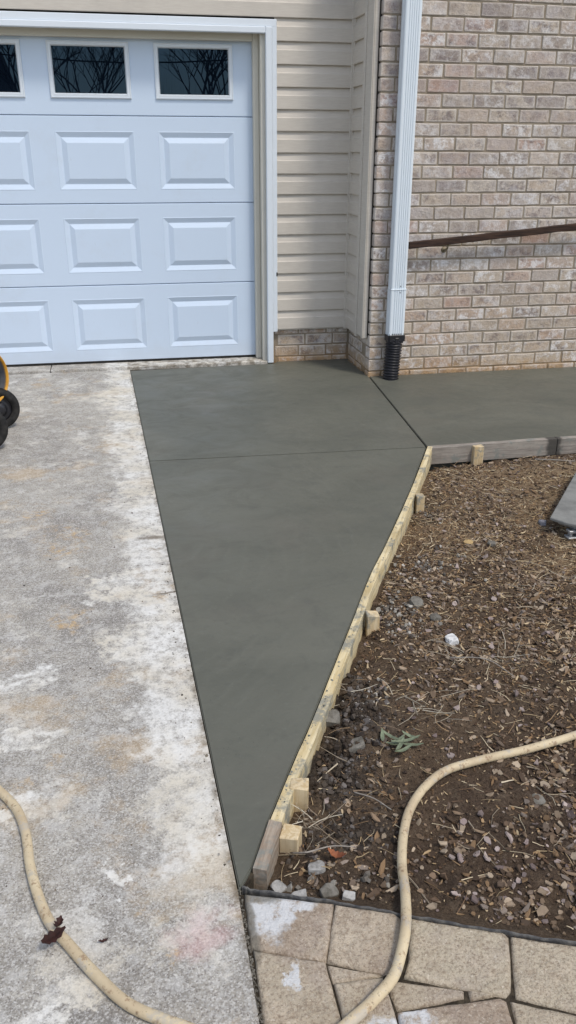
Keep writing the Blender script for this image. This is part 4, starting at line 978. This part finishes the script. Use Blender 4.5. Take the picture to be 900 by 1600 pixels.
lathe('motor_housing', [(0, 0), (.075, 0), (.09, .02), (.09, .16), (.075, .18), (0, .18)], M['yellow'], mc, 32, axis_m((-1.93, -1.30, .12), (-1, .6, .2)))

# ------------------------------------------------------------ street side, seen only as reflections in the door glass
def tree(x, y, h, seed, label):
    rr = random.Random(seed); t = thing('bare_tree', label, 'tree', (x, y, -.3), 'bare winter trees across the street')
    T = ([], []); B = ([], [])
    def grow(p, d, L, r, lv, acc):
        pts = [p]; n = 4
        for i in range(n): d = (d + Vector((rr.gauss(0, .10), rr.gauss(0, .10), rr.gauss(0, .06) + .02))).normalized(); pts.append(pts[-1] + d * L / n)
        v, f = tube_data(pts, lambda q: r * (1 - .4 * q), 6 if lv < 2 else 3, False); b = len(acc[0]); acc[0].extend(v); acc[1].extend([tuple(b + q for q in ff) for ff in f])
        if lv >= 5: return
        for k in range(3 if lv else 5):
            a = rr.uniform(0, 6.28); sp = rr.uniform(.35, .9); nd = (d + Vector((math.cos(a) * sp, math.sin(a) * sp, rr.uniform(-.05, .35)))).normalized()
            grow(pts[-1 - (k % 3 > 1) - (k > 2)], nd, L * rr.uniform(.6, .82), r * .56, lv + 1, B)
    grow(Vector((0, 0, 0)), Vector((rr.gauss(0, .05), rr.gauss(0, .05), 1)), h * .22, h * .011, 0, T)
    link('trunk', new_mesh('trunk', *T, M['bark'], True), t); o = link('crown', new_mesh('crown', *B, M['bark']), t); o['kind'] = 'stuff'
TL = ['many branched bare tree opposite the middle garage window', 'tall bare tree opposite the right garage window', 'bare tree just left of the pair across the street', 'thin bare tree far right across the street', 'bare tree close to the neighbouring house', 'spreading bare tree beside the utility pole']
for i, (x, y, h) in enumerate(((-1.4, -21, 9), (2.1, -23, 10), (-3.4, -27, 11), (4.2, -25, 9), (-7, -24, 10), (7.5, -28, 10))): tree(x, y, h, 40 + i, TL[i])
# low brush behind them
V, F = [], []
for i in range(1800):
    x = random.uniform(-3.5, 12); y = random.uniform(-44, -38); z = -.3; L = random.uniform(1.5, 5.0) * (.8 + .3 * math.sin(x * .9)); b = len(V); dx, dy = random.gauss(0, .8), random.gauss(0, .6); r = .02
    V += [(x - r, y, z), (x + r, y, z), (x, y + r, z), (x + dx, y + dy, z + L)]; F += [(b, b + 1, b + 3), (b + 1, b + 2, b + 3), (b + 2, b, b + 3)]
o = link('far_brush', new_mesh('far_brush', V, F, M['bark'])); o['kind'] = 'stuff'; o['label'] = 'dense bare brush behind the trees across the street'; o['category'] = 'brush'
nh = thing('neighbour_house', 'low house with dark gable roof across the street', 'house', (-9.5, -32, -.3))
box('wall', -4.6, 4.6, -3, 3, 0, 3.0, M['hwall'], nh, 0)
link('roof', new_mesh('roof', [(-5, 3.4, 2.9), (5, 3.4, 2.9), (5, -3.4, 2.9), (-5, -3.4, 2.9), (-4.6, 0, 5.2), (4.6, 0, 5.2), (-5, 3.4, 3.05), (5, 3.4, 3.05), (5, -3.4, 3.05), (-5, -3.4, 3.05)], [(0, 1, 2, 3), (6, 7, 5, 4), (8, 9, 4, 5), (0, 1, 7, 6), (2, 3, 9, 8), (7, 8, 5), (9, 6, 4), (1, 2, 8, 7), (3, 0, 6, 9)], M['shing']), nh)
for x in (-3, 0, 3): box('window', x - .6, x + .6, 3.001, 3.06, 1.0, 2.2, M['trim'], nh, 0)
for x, l in ((-16, 'left'), (15, 'right')):
    t = thing('utility_pole', 'wooden utility pole at the %s end of the overhead cable' % l, 'pole', (x, -19.5, -.3)); tube('post', [(0, 0, 0), (0, 0, 8)], .14, M['bark'], t, 10); box('crossarm', -.06, .06, -.9, .9, 7.2, 7.35, M['bark'], t, 0)
tag(tube('overhead_cable', [(-16 + 31 * i / 24, -19.5, 3.55 + 3.4 * (2 * i / 24 - 1) ** 2) for i in range(25)], .02, M['rubber'], None, 5), 'black overhead cable sagging between the two utility poles', 'cable')
print('bricks', nb)
